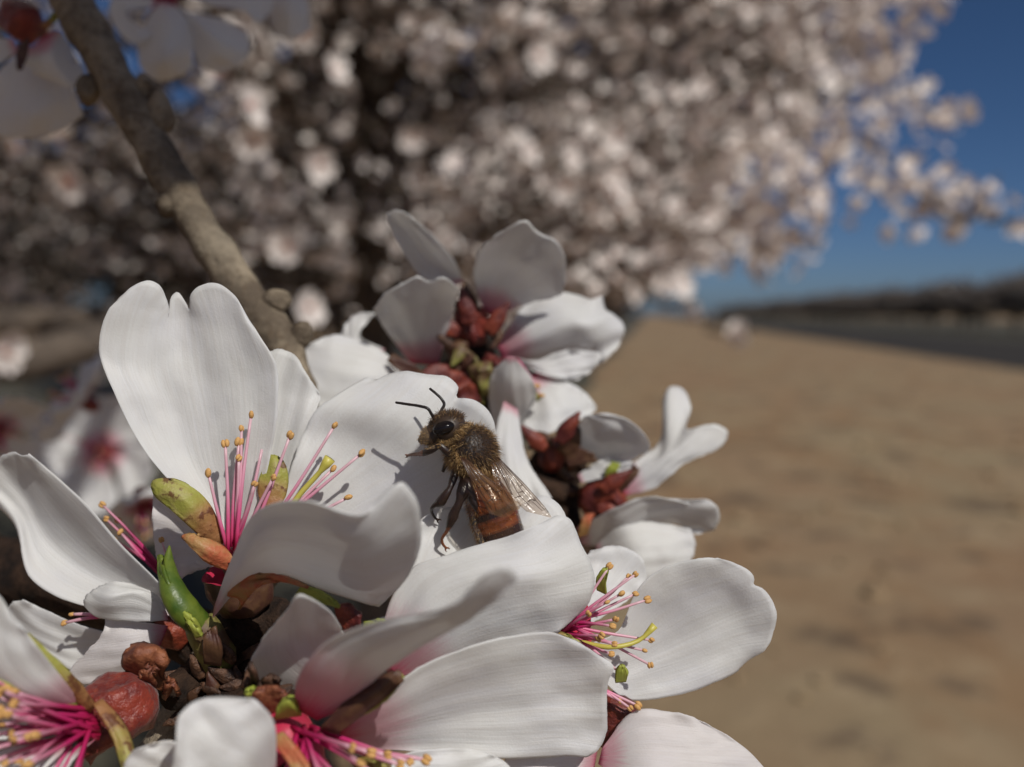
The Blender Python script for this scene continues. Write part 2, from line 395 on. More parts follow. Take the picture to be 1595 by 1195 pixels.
# ------------------------------------------------------------------ blossoms for the trees
def blossom_geo(rich=False, seed=0):
    r = random.Random(seed); V = []; F = []; MI = []
    for p in range(5):
        a = p * 2 * math.pi / 5 + r.uniform(-0.15, 0.15); ca, sa = math.cos(a), math.sin(a)
        L = r.uniform(0.9, 1.05); wv = r.uniform(0.40, 0.48); lift = r.uniform(0.12, 0.5); cup = r.uniform(0.06, 0.16)
        prof = [(0.10, 0.06), (0.45, 0.85), (0.8, 1.0), (1.0, 0.55)] if rich else [(0.10, 0.1), (0.62, 1.0), (1.0, 0.55)]
        b = len(V); nc = 4 if rich else 2
        for (t, w) in prof:
            for c in range(nc):
                q = c / (nc - 1) * 2 - 1
                x = t * L - (0.06 if (t == 1.0 and abs(q) < 0.5) else 0); y = q * w * wv; z = lift * t * t + cup * q * q + r.uniform(-0.02, 0.02)
                V.append((x * ca - y * sa, x * sa + y * ca, z))
        for i in range(len(prof) - 1):
            for c in range(nc - 1):
                F.append((b + i * nc + c, b + i * nc + c + 1, b + (i + 1) * nc + c + 1, b + (i + 1) * nc + c)); MI.append(0)
    b = len(V); n = 8 if rich else 5
    for j in range(n):
        a = 2 * math.pi * j / n; V.append((0.14 * math.cos(a), 0.14 * math.sin(a), 0.08))
    V.append((0, 0, 0.16)); V.append((0, 0, -0.30))
    for j in range(n):
        F.append((b + j, b + (j + 1) % n, b + n)); MI.append(1)
        F.append((b + (j + 1) % n, b + j, b + n + 1)); MI.append(1)
    if rich:
        for j in range(9):
            a = r.uniform(0, 6.28); q = r.uniform(0.1, 0.3); t = np.array([q * math.cos(a), q * math.sin(a), r.uniform(0.3, 0.5)])
            b = len(V); e = 0.022
            V += [(t[0] * .3 - e, t[1] * .3, .1), (t[0] * .3 + e, t[1] * .3, .1), (t[0] + e, t[1], t[2]), (t[0] - e, t[1], t[2])]
            F.append((b, b + 1, b + 2, b + 3)); MI.append(1)
            b = len(V); V += [tuple(t + np.array(d) * 0.05) for d in ((1, 0, 0), (-1, 0, 0), (0, 1, 0), (0, -1, 0), (0, 0, 1), (0, 0, -1))]
            for f in ((0, 2, 4), (2, 1, 4), (1, 3, 4), (3, 0, 4), (2, 0, 5), (1, 2, 5), (3, 1, 5), (0, 3, 5)):
                F.append(tuple(b + i for i in f)); MI.append(2)
    return np.array(V), F, MI

def rand_rot(n, rng):
    q = rng.normal(size=(n, 4)); q /= np.linalg.norm(q, axis=1)[:, None]
    w, x, y, z = q.T
    return np.stack([np.stack([1 - 2 * (y * y + z * z), 2 * (x * y - w * z), 2 * (x * z + w * y)], -1),
                     np.stack([2 * (x * y + w * z), 1 - 2 * (x * x + z * z), 2 * (y * z - w * x)], -1),
                     np.stack([2 * (x * z - w * y), 2 * (y * z + w * x), 1 - 2 * (x * x + y * y)], -1)], 1)

def frame_rot(nrm, spin):
    n = np.asarray(nrm, float); n /= np.linalg.norm(n)
    u = np.cross(n, [0.31, 0.77, 0.55]); u /= np.linalg.norm(u); w = np.cross(n, u)
    c, s = math.cos(spin), math.sin(spin)
    return np.stack([u * c + w * s, -u * s + w * c, n], 1)

def mass_mesh(name, pts, rots, sizes, mats, templates):
    Vs = []; loops = []; starts = []; tot = []; mi = []; base = 0; ls = 0
    which = np.arange(len(pts)) % len(templates)
    for ti, (TV, TF, TM) in enumerate(templates):
        sel = np.where(which == ti)[0]
        if not len(sel): continue
        vv = np.einsum('nij,kj->nki', rots[sel], TV) * sizes[sel][:, None, None] + pts[sel][:, None, :]
        fl = np.array([i for f in TF for i in f]); fs = np.array([len(f) for f in TF])
        off = (np.arange(len(sel)) * len(TV))[:, None] + base
        loops.append((fl[None] + off).ravel()); tot.append(np.tile(fs, len(sel))); mi.append(np.tile(TM, len(sel)))
        Vs.append(vv.reshape(-1, 3)); base += vv.shape[0] * vv.shape[1]
    Vs = np.concatenate(Vs); loops = np.concatenate(loops); tot = np.concatenate(tot); mi = np.concatenate(mi)
    me = bpy.data.meshes.new(name)
    me.vertices.add(len(Vs)); me.vertices.foreach_set('co', Vs.ravel().astype(np.float32))
    me.loops.add(len(loops)); me.loops.foreach_set('vertex_index', loops.astype(np.int32))
    me.polygons.add(len(tot)); me.polygons.foreach_set('loop_start', np.r_[0, np.cumsum(tot)[:-1]].astype(np.int32))
    me.polygons.foreach_set('loop_total', tot.astype(np.int32)); me.polygons.foreach_set('material_index', mi.astype(np.int32))
    me.polygons.foreach_set('use_smooth', np.ones(len(tot), dtype=bool))
    for m in mats: me.materials.append(m)
    me.update(calc_edges=True); me.validate()
    return me

FAR_MATS = [M['far'], M['heart'], M['anther']]
SIMPLE = [blossom_geo(False, s) for s in range(3)]
RICH = []
for s in range(4):
    v, f, mi = blossom_geo(True, 20 + s)
    me = bpy.data.meshes.new('blossom'); me.from_pydata(v.tolist(), [], f)
    for m in FAR_MATS: me.materials.append(m)
    me.polygons.foreach_set('material_index', mi); me.polygons.foreach_set('use_smooth', [True] * len(f)); me.update()
    RICH.append(me)

# ------------------------------------------------------------------ the blossoming tree behind
def to_px(p):
    q = p - CAM; d = q @ FW
    return CX + FPX * (q @ RT) / d, CY - FPX * (q @ UP) / d, d

T0 = W(575, 560, 2.35); T0[2] = 0.0
tree = thing('almond_tree', 'large almond tree full of white blossom behind the foreground flowers', 'tree', T0)
trunk_pts = spline3([T0 + [0, 0, -0.05], T0 + [0.0, 0.0, 0.4], T0 + [0.02, -0.02, 0.8], W(585, 480, 2.3), W(592, 330, 2.35), W(598, 150, 2.45), W(600, -150, 2.6)], 26)
rad = np.interp(np.linspace(0, 1, 26), [0, .1, .35, 0.6, 1], [0.085, .06, .05, 0.04, 0.025])
Vt, Ft, Ut = tube_geo(trunk_pts, rad, 12)
mk('trunk', Vt, Ft, M['trunk'], tree, Ut)

def crown_edge(y):      # right edge of the crown in the photograph, in pixels
    return np.interp(y, [-1600, -700, -200, 0, 110, 200, 300, 380, 430, 470, 560],
                        [300, 900, 1290, 1380, 1385, 1310, 1215, 1180, 1090, 930, 560])

twigs = []      # (points, thickness)
def limb(pts, r0, r1, n=14):
    p = spline3(pts, n)
    p = p + RNG.normal(size=p.shape) * 0.008
    twigs.append((p, np.linspace(r0, r1, n))); return p

anchor = lambda t: trunk_pts[int(t * 25)]
blossom_pts = []
def dress(p, n, spread, t0=0.15):
    t = RNG.uniform(t0, 1, n); i = np.clip((t * (len(p) - 1)).astype(int), 0, len(p) - 2); f = (t * (len(p) - 1) - i)[:, None]
    q = p[i] * (1 - f) + p[i + 1] * f
    blossom_pts.append(q + RNG.normal(size=q.shape) * spread)

# branches that show against the sky on the outer side: (pixel, pixel, metres)
outer = [
    ([(1000, 230, 1.75), (1150, 180, 1.62), (1320, 208, 1.5), (1400, 245, 1.45), (1440, 300, 1.42), (1472, 335, 1.4)], 74, 0.030),
    ([(1050, 120, 1.75), (1250, 60, 1.6), (1370, 105, 1.5), (1410, 165, 1.46), (1490, 188, 1.42)], 66, 0.026),
    ([(1000, 330, 1.7), (1110, 350, 1.6), (1200, 385, 1.5), (1290, 372, 1.45)], 50, 0.026),
    ([(1000, 360, 1.6), (1100, 400, 1.5), (1190, 400, 1.45), (1215, 425, 1.42)], 22, 0.018),
    ([(1440, 305, 1.42), (1490, 312, 1.4), (1550, 288, 1.38)], 7, 0.012),
    ([(1470, 335, 1.40), (1540, 335, 1.38), (1590, 345, 1.36), (1640, 340, 1.35)], 5, 0.012),
    ([(1180, -60, 1.6), (1330, -30, 1.5), (1400, 5, 1.45), (1455, 22, 1.42)], 26, 0.018),
    ([(1150, 60, 1.7), (1290, -5, 1.6), (1360, 30, 1.5), (1400, 80, 1.46)], 46, 0.024),
    ([(1040, 250, 1.6), (1180, 265, 1.5), (1250, 290, 1.45), (1300, 245, 1.4)], 44, 0.026),
    ([(1000, 300, 1.6), (1120, 310, 1.5), (1190, 330, 1.45), (1240, 310, 1.4)], 40, 0.024),
    ([(980, 380, 1.5), (1030, 420, 1.42), (1058, 445, 1.4)], 12, 0.012),
    ([(960, 400, 1.3), (1050, 470, 1.25), (1110, 500, 1.2), (1165, 520, 1.18)], 4, 0.014),
]
for pts, n, spr in outer:
    p = limb([W(*q) for q in pts], 0.0065, 0.002)
    dress(p, int(n * 2.1), spr * .95, 0.0)

# scaffold limbs and their side twigs, all through the crown
for i in range(62):
    for _ in range(60):
        py = RNG.uniform(-1500, 500); px = RNG.uniform(-900, 1300); d = RNG.uniform(1.15, 3.6)
        if px < crown_edge(py) - 40 and not (py > 380 and px < 480 and d < 1.6): break
    e = W(px, py, d)
    if e[2] < 0.95: e[2] = 0.95 + RNG.uniform(0, 0.3)
    a = anchor(RNG.uniform(0.45, 1.0))
    mid = (a + e) / 2 + RNG.normal(size=3) * 0.12 + [0, 0, 0.10]
    main = limb([a, mid, e], 0.018, 0.004)
    for j in range(7):
        s = main[RNG.integers(4, 14)]
        dirv = RNG.normal(size=3) * 0.26 + [0, 0, 0.08]
        en = s + dirv
        x, y, dd = to_px(en)
        if dd < 0.85 or (x > crown_edge(y) + 10): continue
        q = limb([s, s + dirv * 0.5 + RNG.normal(size=3) * 0.03, en], 0.008, 0.0025, 8)
        dress(q, 22, 0.028)
    dress(main, 16, 0.035, 0.3)
limb([W(-260, 590, .60), W(-40, 570, .66), W(150, 535, .8), W(420, 520, 1.4), anchor(.42)], 0.017, 0.03)
limb([W(-200, 520, 1.1), W(100, 500, 1.3), W(350, 500, 1.8), anchor(.40)], 0.022, 0.03)
# the sun-side outer shell of the crown, dense
for i in range(390):
    py = RNG.uniform(-500, 440); px = crown_edge(py) - 30 - abs(RNG.normal()) * 260; d = 1.35 + abs(RNG.normal()) * 0.4
    e = W(px, py, d); s = e + np.array([-0.22, 0.22, -0.02]) + RNG.normal(size=3) * 0.08
    q = limb([s, (s + e) / 2 + RNG.normal(size=3) * 0.03, e], 0.0075, 0.0025, 8)
    dress(q, 19, 0.026)

# the crown above and around the photographer, out of the picture: it shades the inner side of the tree
for i in range(720):
    e = np.array([RNG.uniform(-3.6, 0.36), RNG.uniform(0.28, 2.0), RNG.uniform(2.15, 3.3)]); s = e + np.array([-0.05, 0.2, -0.06]) + RNG.normal(size=3) * 0.07
    q = limb([s, (s + e) / 2 + RNG.normal(size=3) * 0.03, e], 0.007, 0.002, 8)
    dress(q, 34, 0.05, 0)
for i in range(260):
    e = np.array([RNG.uniform(-3.4, -0.16), RNG.uniform(-1.3, 0.4), RNG.uniform(1.75, 3.2)]); s = e + np.array([-0.05, 0.2, -0.06]) + RNG.normal(size=3) * 0.07
    q = limb([s, (s + e) / 2 + RNG.normal(size=3) * 0.03, e], 0.007, 0.002, 8)
    dress(q, 34, 0.05, 0)
b = Bag()
big = [t for t in twigs if t[1][0] > 0.011]
for p, r in big:
    V_, F_, U_ = tube_geo(p, r, 6)
    mk('branch', V_, F_, M['trunk'], tree, U_)
for p, r in twigs:
    if r[0] <= 0.011:
        V_, F_, U_ = tube_geo(p, r, 4); b.add(V_, F_, U_)
tw = mk('twigs', b.V, b.F, M['trunk'], tree); tw['kind'] = 'stuff'

BP = np.concatenate(blossom_pts)
px = CX + FPX * ((BP - CAM) @ RT) / ((BP - CAM) @ FW); py = CY - FPX * ((BP - CAM) @ UP) / ((BP - CAM) @ FW); dd = (BP - CAM) @ FW
trunk_gap = (np.abs(px - 590) < 40) & (py > 90) & (py < 520) & (dd > .5) & (dd < 2.32) & (RNG.uniform(size=len(BP)) < .85)
keep = ~trunk_gap & ((dd > 0.7) | (BP[:, 2] > 1.95) | (dd < 0)) & ((px < crown_edge(py) + 30) | (dd < .7) | (np.arange(len(BP)) < sum(int(n * 2.1) for _, n, _ in outer))) & (BP[:, 2] > 0.75)
BP = BP[keep]; px = px[keep]; py = py[keep]; dd = dd[keep]
# single blossoms nearer by, that can be told apart: pixel, distance, facing (right, up, to camera)
named = [(110, 280, .66, (-.2, -.5, .8)), (450, 385, .70, (-.3, -.2, .9)), (497, 255, .80, (.5, -.4, .7)), (478, 478, .72, (.8, -.1, .5)), (385, 165, .62, (.9, .1, .3)), (395, 215, .70, (.3, -.6, .6)),
         (345, 115, .66, (-.6, .4, .5)), (838, 88, .80, (.5, -.2, .8)), (840, 35, .95, (0, .7, .6)), (1058, 446, .95, (.4, .2, 1)), (715, 70, .9, (.2, .7, .5)), (820, 235, .85, (.8, .1, .5)),
         (880, 290, .9, (.2, -.5, .8)), (95, 215, .68, (-.2, .8, .3)), (30, 230, .7, (-.7, -.2, .6)), (6, 548, .6, (.9, -.2, .3)), (960, 215, .95, (.1, -.3, .9)), (705, 255, 1.0, (.6, .3, .6)),
         (1150, 522, 1.1, (-.3, -.6, .5)), (360, 60, .7, (.7, .3, .5)), (470, 50, .8, (.2, -.6, .7)), (520, 110, .85, (.7, .2, .5)), (640, 215, 1.0, (.2, -.5, .8)), (960, 300, .95, (.7, .4, .5))]
inframe = np.where((dd > .5) & (px > 0) & (px < IW) & (py > 0) & (py < 520))[0]
near = inframe[np.argsort(dd[inframe])][:300 - len(named)]
def put_blossom(loc, rot, size, k):
    o = bpy.data.objects.new('blossom', RICH[k % 4])
    Mx = np.eye(4); Mx[:3, :3] = rot * size; Mx[:3, 3] = loc - T0
    link(o, tree); o.matrix_local = Matrix(Mx.tolist())
for k, (x, y, d, f) in enumerate(named):
    nrm = RT * f[0] + UP * f[1] - FW * f[2]
    put_blossom(W(x, y, d), frame_rot(nrm, k * 0.7), 0.0155, k)
rots = rand_rot(len(BP), RNG)
flip = (np.einsum('nij,j->ni', rots, np.array([0, 0, 1.0])) @ np.array([0.3, -0.6, 0.5])) < -0.35
rots[flip] = rots[flip] @ np.diag([1, -1, -1.0])
sizes = RNG.uniform(0.012, 0.0175, len(BP))
for k, i in enumerate(near):
    put_blossom(BP[i], rots[i], sizes[i], k)
rest = np.setdiff1d(np.arange(len(BP)), near)
me = mass_mesh('blossoms', BP[rest] - T0, rots[rest], sizes[rest], FAR_MATS, SIMPLE)
bo = link(bpy.data.objects.new('blossoms', me), tree); bo['kind'] = 'stuff'
print('tree blossoms', len(BP))

# ------------------------------------------------------------------ more orchard trees further off
def orchard_tree_meshes(seed, n_bl=1500, R=2.0, H=4.6):
    rg = np.random.default_rng(seed)
    bg_ = Bag()
    V_, F_, U_ = tube_geo(spline3([(0, 0, -.05), (0.03, 0, .5), (0, .04, 1.0), (0.05, 0, 1.3)], 8), np.linspace(0.13, 0.09, 8), 8); bg_.add(V_, F_, U_)
    pts = []
    for i in range(9):
        a = i * 2.4 + rg.uniform(-.3, .3); rr = R * rg.uniform(.45, .95); e = np.array([rr * math.cos(a), rr * math.sin(a), rg.uniform(2.6, H)])
        p = spline3([(0.03, 0, 1.0), (e[0] * .4, e[1] * .4, 1.2 + e[2] * .25), e], 8)
        V_, F_, U_ = tube_geo(p, np.linspace(0.06, 0.012, 8), 5); bg_.add(V_, F_, U_)
        for t in range(n_bl // 9):
            c = p[rg.integers(3, 8)] + rg.normal(size=3) * np.array([.42, .42, .38]); pts.append(c)
    pts = np.array(pts); low = pts[(pts[:, 2] > .9)]; pts = pts[pts[:, 2] > 1.9 + rg.uniform(0, 1.1, len(pts))]
    tm = bpy.data.meshes.new('trunk'); tm.from_pydata([tuple(v) for v in bg_.V], [], bg_.F); tm.materials.append(M['trunk']); tm.update()
    cm = mass_mesh('crown', pts, rand_rot(len(pts), rg), rg.uniform(0.05, 0.085, len(pts)), FAR_MATS, SIMPLE[:1])
    TW = (np.array([(-1, -.05, 0), (1, -.05, .2), (1, .05, .2), (-1, .05, 0), (-.1, -1, 0), (.1, -1, .1), (.1, 1, .3), (-.1, 1, .2)]), [(0, 1, 2, 3), (4, 5, 6, 7)], [0, 0])
    lm = mass_mesh('twigs', low, rand_rot(len(low), rg), rg.uniform(0.2, 0.4, len(low)), [M['trunk']], [TW])
    return tm, cm, lm
VAR = [orchard_tree_meshes(50 + s) for s in range(3)]
def orchard_tree(x, y, k, s, label, group):
    t = thing('orchard_tree', label, 'tree', (x, y, 0), group)
    t.rotation_euler = (0, 0, k * 1.7); t.scale = (s, s, s)
    a = bpy.data.objects.new('trunk', VAR[k % 3][0]); link(a, t)
    c = bpy.data.objects.new('crown', VAR[k % 3][1]); link(c, t); c['kind'] = 'stuff'
    d = bpy.data.objects.new('twigs', VAR[k % 3][2]); link(d, t); d['kind'] = 'stuff'
rr = random.Random(4)
k = 0
s = 46.0
while s < 330:
    p = RD * s + RX * (25.5 + rr.uniform(-0.8, 0.8))
    orchard_tree(p[0], p[1], k, rr.uniform(0.78, 0.92), 'blossoming orchard tree in the distant row across the road', 'orchard row across the road')
    p = RD * (s + 3) + RX * (31 + rr.uniform(-0.8, 0.8))
    if s < 260: orchard_tree(p[0], p[1], k + 1, rr.uniform(0.88, 1.02), 'blossoming orchard tree in the distant row across the road', 'orchard row across the road')
    s += 5.6 if s < 150 else 9; k += 1
for i, (x, y) in enumerate([(-0.7, 9.0), (0.5, 15.5), (1.6, 22), (-6.0, 7.5), (-5.5, 14.0), (-4.5, 21.0), (-10.5, 11), (-10, 18), (2.8, 30), (-3, 29)]):
    orchard_tree(x, y, i, 0.95, 'blossoming orchard tree in the rows behind the big almond tree', 'orchard rows behind the big tree')

# ------------------------------------------------------------------ flower building blocks
def parse(s):
    return [[tuple(float(c) for c in q.split(',')) for q in row.split()] for row in s.split('|')]

def loft(rows, nu=30, nv=30, ruffle=0.25, edge=1.6, seed=0, crinkle=0.0):
    R = np.stack([spline(r, nu) for r in rows])                 # rows x nu x 3
    mid = R[:, nu // 2]; t = np.r_[0, np.cumsum(np.maximum(np.linalg.norm(np.diff(mid[:, :2], axis=0), axis=1), 1e-6))]; t /= t[-1]
    G = np.stack([spline(R[:, j], nv, t) for j in range(nu)], 1)   # nv x nu x 3
    rg = random.Random(seed); u = np.linspace(0, 1, nu)[None, :]; v = np.linspace(0, 1, nv)[:, None]
    a, b_, c, d = (rg.uniform(0, 6.28) for _ in range(4))
    rim = (np.abs(2 * u - 1) ** 2.5 * 0.8 + v ** 4 * 0.8 + 0.12) * np.clip(v * 3, 0, 1)
    G[..., 2] += ruffle * rim * (np.sin(9 * u + 7 * v + a) * 0.6 + np.sin(19 * v - 6 * u + b_) * 0.4 + np.sin(23 * u + 5 * v + c) * 0.35)
    G[..., 2] += 0.028 * np.sin(u * 26 + c + v * 2) * np.clip(v * 2, 0, 1) * np.clip((1 - v) * 3, 0, 1)
    so_ = rg.uniform(0, 50)
    crn = np.array([[mnoise.noise(Vector((p_[0] * .021 + so_, p_[1] * .021, so_))) + .5 * mnoise.noise(Vector((p_[0] * .055, p_[1] * .055 + so_, so_))) for p_ in row] for row in G])
    G[..., 2] += crn * crinkle * np.clip(v * 2, 0, 1) * (0.35 + np.maximum(np.abs(2 * u - 1) ** 2, v ** 2) * 0.9)
    mask = ((u < 1e-6) | (u > 1 - 1e-6) | (v > 1 - 1e-6)) * 1.0
    jit = (np.sin(31 * (u + v) + d) * 0.5 + np.sin(67 * (u - v) + a) * 0.3 + np.sin(113 * (u + v) + c) * 0.2) * edge * np.clip(v * 4, 0, 1)
    G[..., 0] += jit * mask * 0.7; G[..., 1] += jit * mask * 0.7
    return G

def sheet(name, flower, s, mat, nu=36, nv=36, ruffle=0.25, edge=1.6, thick=0.00006, seed=None):
    G = loft(parse(s), nu, nv, ruffle, edge, seed if seed is not None else sum(map(ord, s)) % 997, 0.15 if name == 'petal' else 0.0)
    V = PA(G).reshape(-1, 3)
    F = [(j * nu + i, j * nu + i + 1, (j + 1) * nu + i + 1, (j + 1) * nu + i) for j in range(nv - 1) for i in range(nu - 1)]
    uu, vv = np.meshgrid(np.linspace(0, 1, nu), np.linspace(0, 1, nv))
    o = mk(name, V, F, mat, flower, np.stack([uu.ravel(), vv.ravel()], 1))
    md = o.modifiers.new('thickness', 'SOLIDIFY'); md.thickness = thick; md.offset = 0
    return o

def petal(fl, s, mat='petal', **kw): return sheet('petal', fl, s, M[mat], **kw)
def sepal(fl, s, mat='sepal', **kw):
    kw.setdefault('ruffle', 0.12); kw.setdefault('edge', 0.8); kw.setdefault('thick', 0.0003)
    return sheet('sepal', fl, s, M[mat], 12, 14, **kw)

def stamen(fl, base, tip, mat='filament', r0=0.175, r1=0.115, an=0.34, bend=(0, 0, 0), anther=True):
    a = np.array(base, float); t = np.array(tip, float)
    m = (a + t) / 2 + np.array(bend, float) + [random.uniform(-3, 3), random.uniform(-3, 3), random.uniform(-.3, .1)]
    pts = PA(spline3([a, m, t], 9))
    V, F, U = tube_geo(pts, np.linspace(r0, r1, 9) / 1000, 7)
    o = mk('stamen', V, F, M[mat], fl, U)
    if anther:
        d = pts[-1] - pts[-2]; d /= np.linalg.norm(d)
        rot = frame_rot(d + np.random.default_rng(int(t[0] * 7 + t[1])).normal(size=3) * 0.35, random.uniform(0, 6))
        B = Bag(); q = an * random.uniform(.75, 1.12) / 1000
        for sgn in (-1, 1):
            V, F = ell_geo(pts[-1] + d * q * 0.5 + rot[:, 0] * sgn * q * 0.42, rot[:, 0] * q * 0.62, rot[:, 1] * q * 0.66, rot[:, 2] * q * 1.05, 9, 7)
            B.add(V, F)
        mk('anther', B.V, B.F, M['anther'], o)
    return o

def pistil(fl, pts, r=0.24, tip=0.42):
    p = PA(spline3(pts, 12)); rr_ = np.r_[np.linspace(r, r * .8, 10), tip * .8, tip] / 1000
    V, F, U = tube_geo(p, rr_, 9); return mk('pistil', V, F, M['pistil'], fl, U)

def cup(fl, c, axis, r, length, mat='calyx', name='calyx', rim=1.0, inner=True, lumps=0.06, rough=0.08):
    """bell-shaped flower cup: c = centre of its base (photo units), axis in right/up/towards-camera, sizes in mm"""
    c0 = P(*c); ax = RT * axis[0] + UP * axis[1] - FW * axis[2]; ax /= np.linalg.norm(ax)
    rot = frame_rot(ax, 0.4); V = []; F = []; n = 36
    prof = [(0.0, 0.05), (0.05, 0.45), (0.2, 0.85), (0.45, 1.0), (0.7, 0.96), (0.9, 0.92 * rim), (1.0, 1.0 * rim)]
    if inner: prof += [(0.95, 0.86 * rim), (0.7, 0.75), (0.45, 0.4), (0.42, 0.02)]
    else: prof += [(1.08, 0.7 * rim), (1.13, 0.25)]
    pf = []
    for i in range(len(prof) - 1):
        pf += [prof[i], tuple((np.array(prof[i]) + np.array(prof[i + 1])) / 2)]
    prof = pf + [prof[-1]]
    for (t, w) in prof:
        for j in range(n):
            a = 2 * math.pi * j / n
            w2 = w * (1 + lumps * math.sin(5 * a + c[0]) + lumps * 0.7 * math.sin(3 * a + 9 * t + c[1]))
            dv = rot[:, 0] * math.cos(a) + rot[:, 1] * math.sin(a)
            w2 *= 1 + rough * (mnoise.noise(Vector((dv * 1.6 + ax * t * 3 + c0 * 900))) + .6 * mnoise.noise(Vector((dv * 4 + ax * t * 7 + c0 * 900))))
            V.append(c0 + dv * w2 * r / 1000 + ax * t * length / 1000)
    for i in range(len(prof) - 1):
        for j in range(n):
            F.append((i * n + j, i * n + (j + 1) % n, (i + 1) * n + (j + 1) % n, (i + 1) * n + j))
    F.append(tuple(range(n))[::-1]); F.append(tuple(range((len(prof) - 1) * n, len(prof) * n)))
    o = mk(name, V, F, [M[mat], M['cup']], fl)
    if inner:
        for p in o.data.polygons:
            if p.index >= 12 * n and p.index != len(prof) * n - n: p.material_index = 1
    return o

def flower(label, loc, group='almond blossoms in the foreground cluster'):
    return thing('almond_blossom', label, 'flower', P(*loc), group)

# ------------------------------------------------------------------ the branch
br = thing('branch', 'grey-brown almond branch, dark above and sunlit tan below, rising behind the blossoms', 'branch', P(380, 960, 9))
path = [(58, -110, 34), (112, 0, 33), (160, 88, 32), (220, 195, 30), (276, 295, 28), (328, 380, 26), (390, 470, 24), (442, 545, 22), (462, 640, 19), (440, 780, 15), (395, 900, 11), (350, 1010, 8.5), (290, 1120, 6), (215, 1260, 3)]
pp = spline3([P(*q) for q in path], 90)
px_w = np.interp(np.linspace(0, 1, 90), [0, .08, .18, .27, .275, .34, .42, .5, 1.0], [2.6, 2.6, 2.5, 2.4, 2.35, 2.3, 2.15, 2.2, 2.6])
rad = px_w * 0.92 / 1000
rad = rad * (1 + 0.05 * np.sin(np.linspace(0, 60, 90)) + 0.05 * np.sin(np.linspace(0, 143, 90) + 1))
V, F, U = tube_geo(pp, rad, 28)
V = np.array(V); ctr = np.repeat(pp, 28, 0); off = V - ctr
nzv = np.array([mnoise.fractal(Vector(v * 420), 0.9, 2.1, 4) for v in V]) * 0.08 + np.array([mnoise.noise(Vector(v * 150)) for v in V]) * 0.07
V = ctr + off * (1 + nzv)[:, None]
mk('bark', V, F, M['bark'], br, U)
def knob(c, r, ax=(1, 1.3, 1), mat='bark', name='knot', sd=0):
    c0 = P(*c); V, F = ell_geo(c0, RT * r * ax[0] / 1000, UP * r * ax[1] / 1000, FW * r * ax[2] / 1000, 18, 13)
    V = np.array(V); V = c0 + (V - c0) * (1 + 0.22 * np.array([mnoise.noise(Vector(v * 900 + np.array([sd, 0, 0]))) for v in V]))[:, None]
    return mk(name, V, F, M[mat], br)
knob((136, 138, 32), 1.35, (1, 1.3, 1)); knob((250, 178, 30), 1.6, (.9, 1.6, 1)); knob((228, 140, 31), 1.5, (.9, 1.2, 1))
knob((262, 318, 27), 1.35, (1, 1, 1)); knob((430, 470, 23), 1.3, (1.2, 1, 1)); knob((470, 520, 22), 1.2, (1, 1.2, 1)); knob((395, 545, 24), 1.0, (1, 1, 1)); knob((345, 440, 25.5), 1.1, (1, 1.3, 1))
# unseen limb and blossom, added overhead to cast shade on the upper branch
iy = int(np.argmin([abs(to_px(q)[1] - 300) + 900 * (to_px(q)[0] > 420) for q in pp]))
fk = np.array([pp[i] + SUN * 0.16 for i in np.linspace(0, iy, 12).astype(int)])
fk = np.concatenate([fk[:1] - [0.03, -0.01, -0.03], fk])
V, F, U = tube_geo(fk, np.linspace(0.0085, 0.0060, len(fk)), 14); mk('shade_fork', V, F, M['bark'], br, U)
for i in range(16):
    c = fk[int(i * .5) + 1] + np.array([random.uniform(-.012, .012), random.uniform(-.012, .012), random.uniform(-.004, .014)]) - (fk[-1] - fk[-2]) * 1.5
    o = bpy.data.objects.new('blossom', RICH[i % 4]); Mx = np.eye(4); Mx[:3, :3] = frame_rot(RNG.normal(size=3), i) * 0.016; Mx[:3, 3] = c - np.array(br.location)
    link(o, br); o.matrix_local = Matrix(Mx.tolist())
for i in range(26):  # unseen blossom added to shade the drooping petals at the top
    c = P(random.uniform(170, 470), random.uniform(-60, 110), 62) + SUN * random.uniform(.22, .34)
    o = bpy.data.objects.new('blossom', RICH[i % 4]); Mx = np.eye(4); Mx[:3, :3] = frame_rot(RNG.normal(size=3), i) * 0.017; Mx[:3, 3] = c - np.array(br.location)
    link(o, br); o.matrix_local = Matrix(Mx.tolist())
for i in range(60):  # unseen blossom added to keep sky light off the upper branch
    c = pp[random.randrange(0, int(iy * .7))] + SUN * random.uniform(.05, .2) + np.array([random.uniform(-.09, -.022), random.uniform(-.01, .04), random.uniform(.015, .07)])
    x_, y_, d_ = to_px(c)
    if d_ > -.03 and d_ < .03: continue
    if d_ > 0 and (y_ > -260 * .1 / d_ and x_ > -200 * .1 / d_): continue
    o = bpy.data.objects.new('blossom', RICH[i % 4]); Mx = np.eye(4); Mx[:3, :3] = frame_rot(RNG.normal(size=3), i) * 0.016; Mx[:3, 3] = c - np.array(br.location)
    link(o, br); o.matrix_local = Matrix(Mx.tolist())
V, F, U = tube_geo(spline3([fk[0], fk[0] + [0.05, 0.02, .05], P(200, 30, 62) + SUN * .29, P(480, 20, 62) + SUN * .3], 16), np.linspace(.006, .003, 16), 10); mk('shade_fork', V, F, M['bark'], br, U)  # unseen limb added to carry the shading blossom
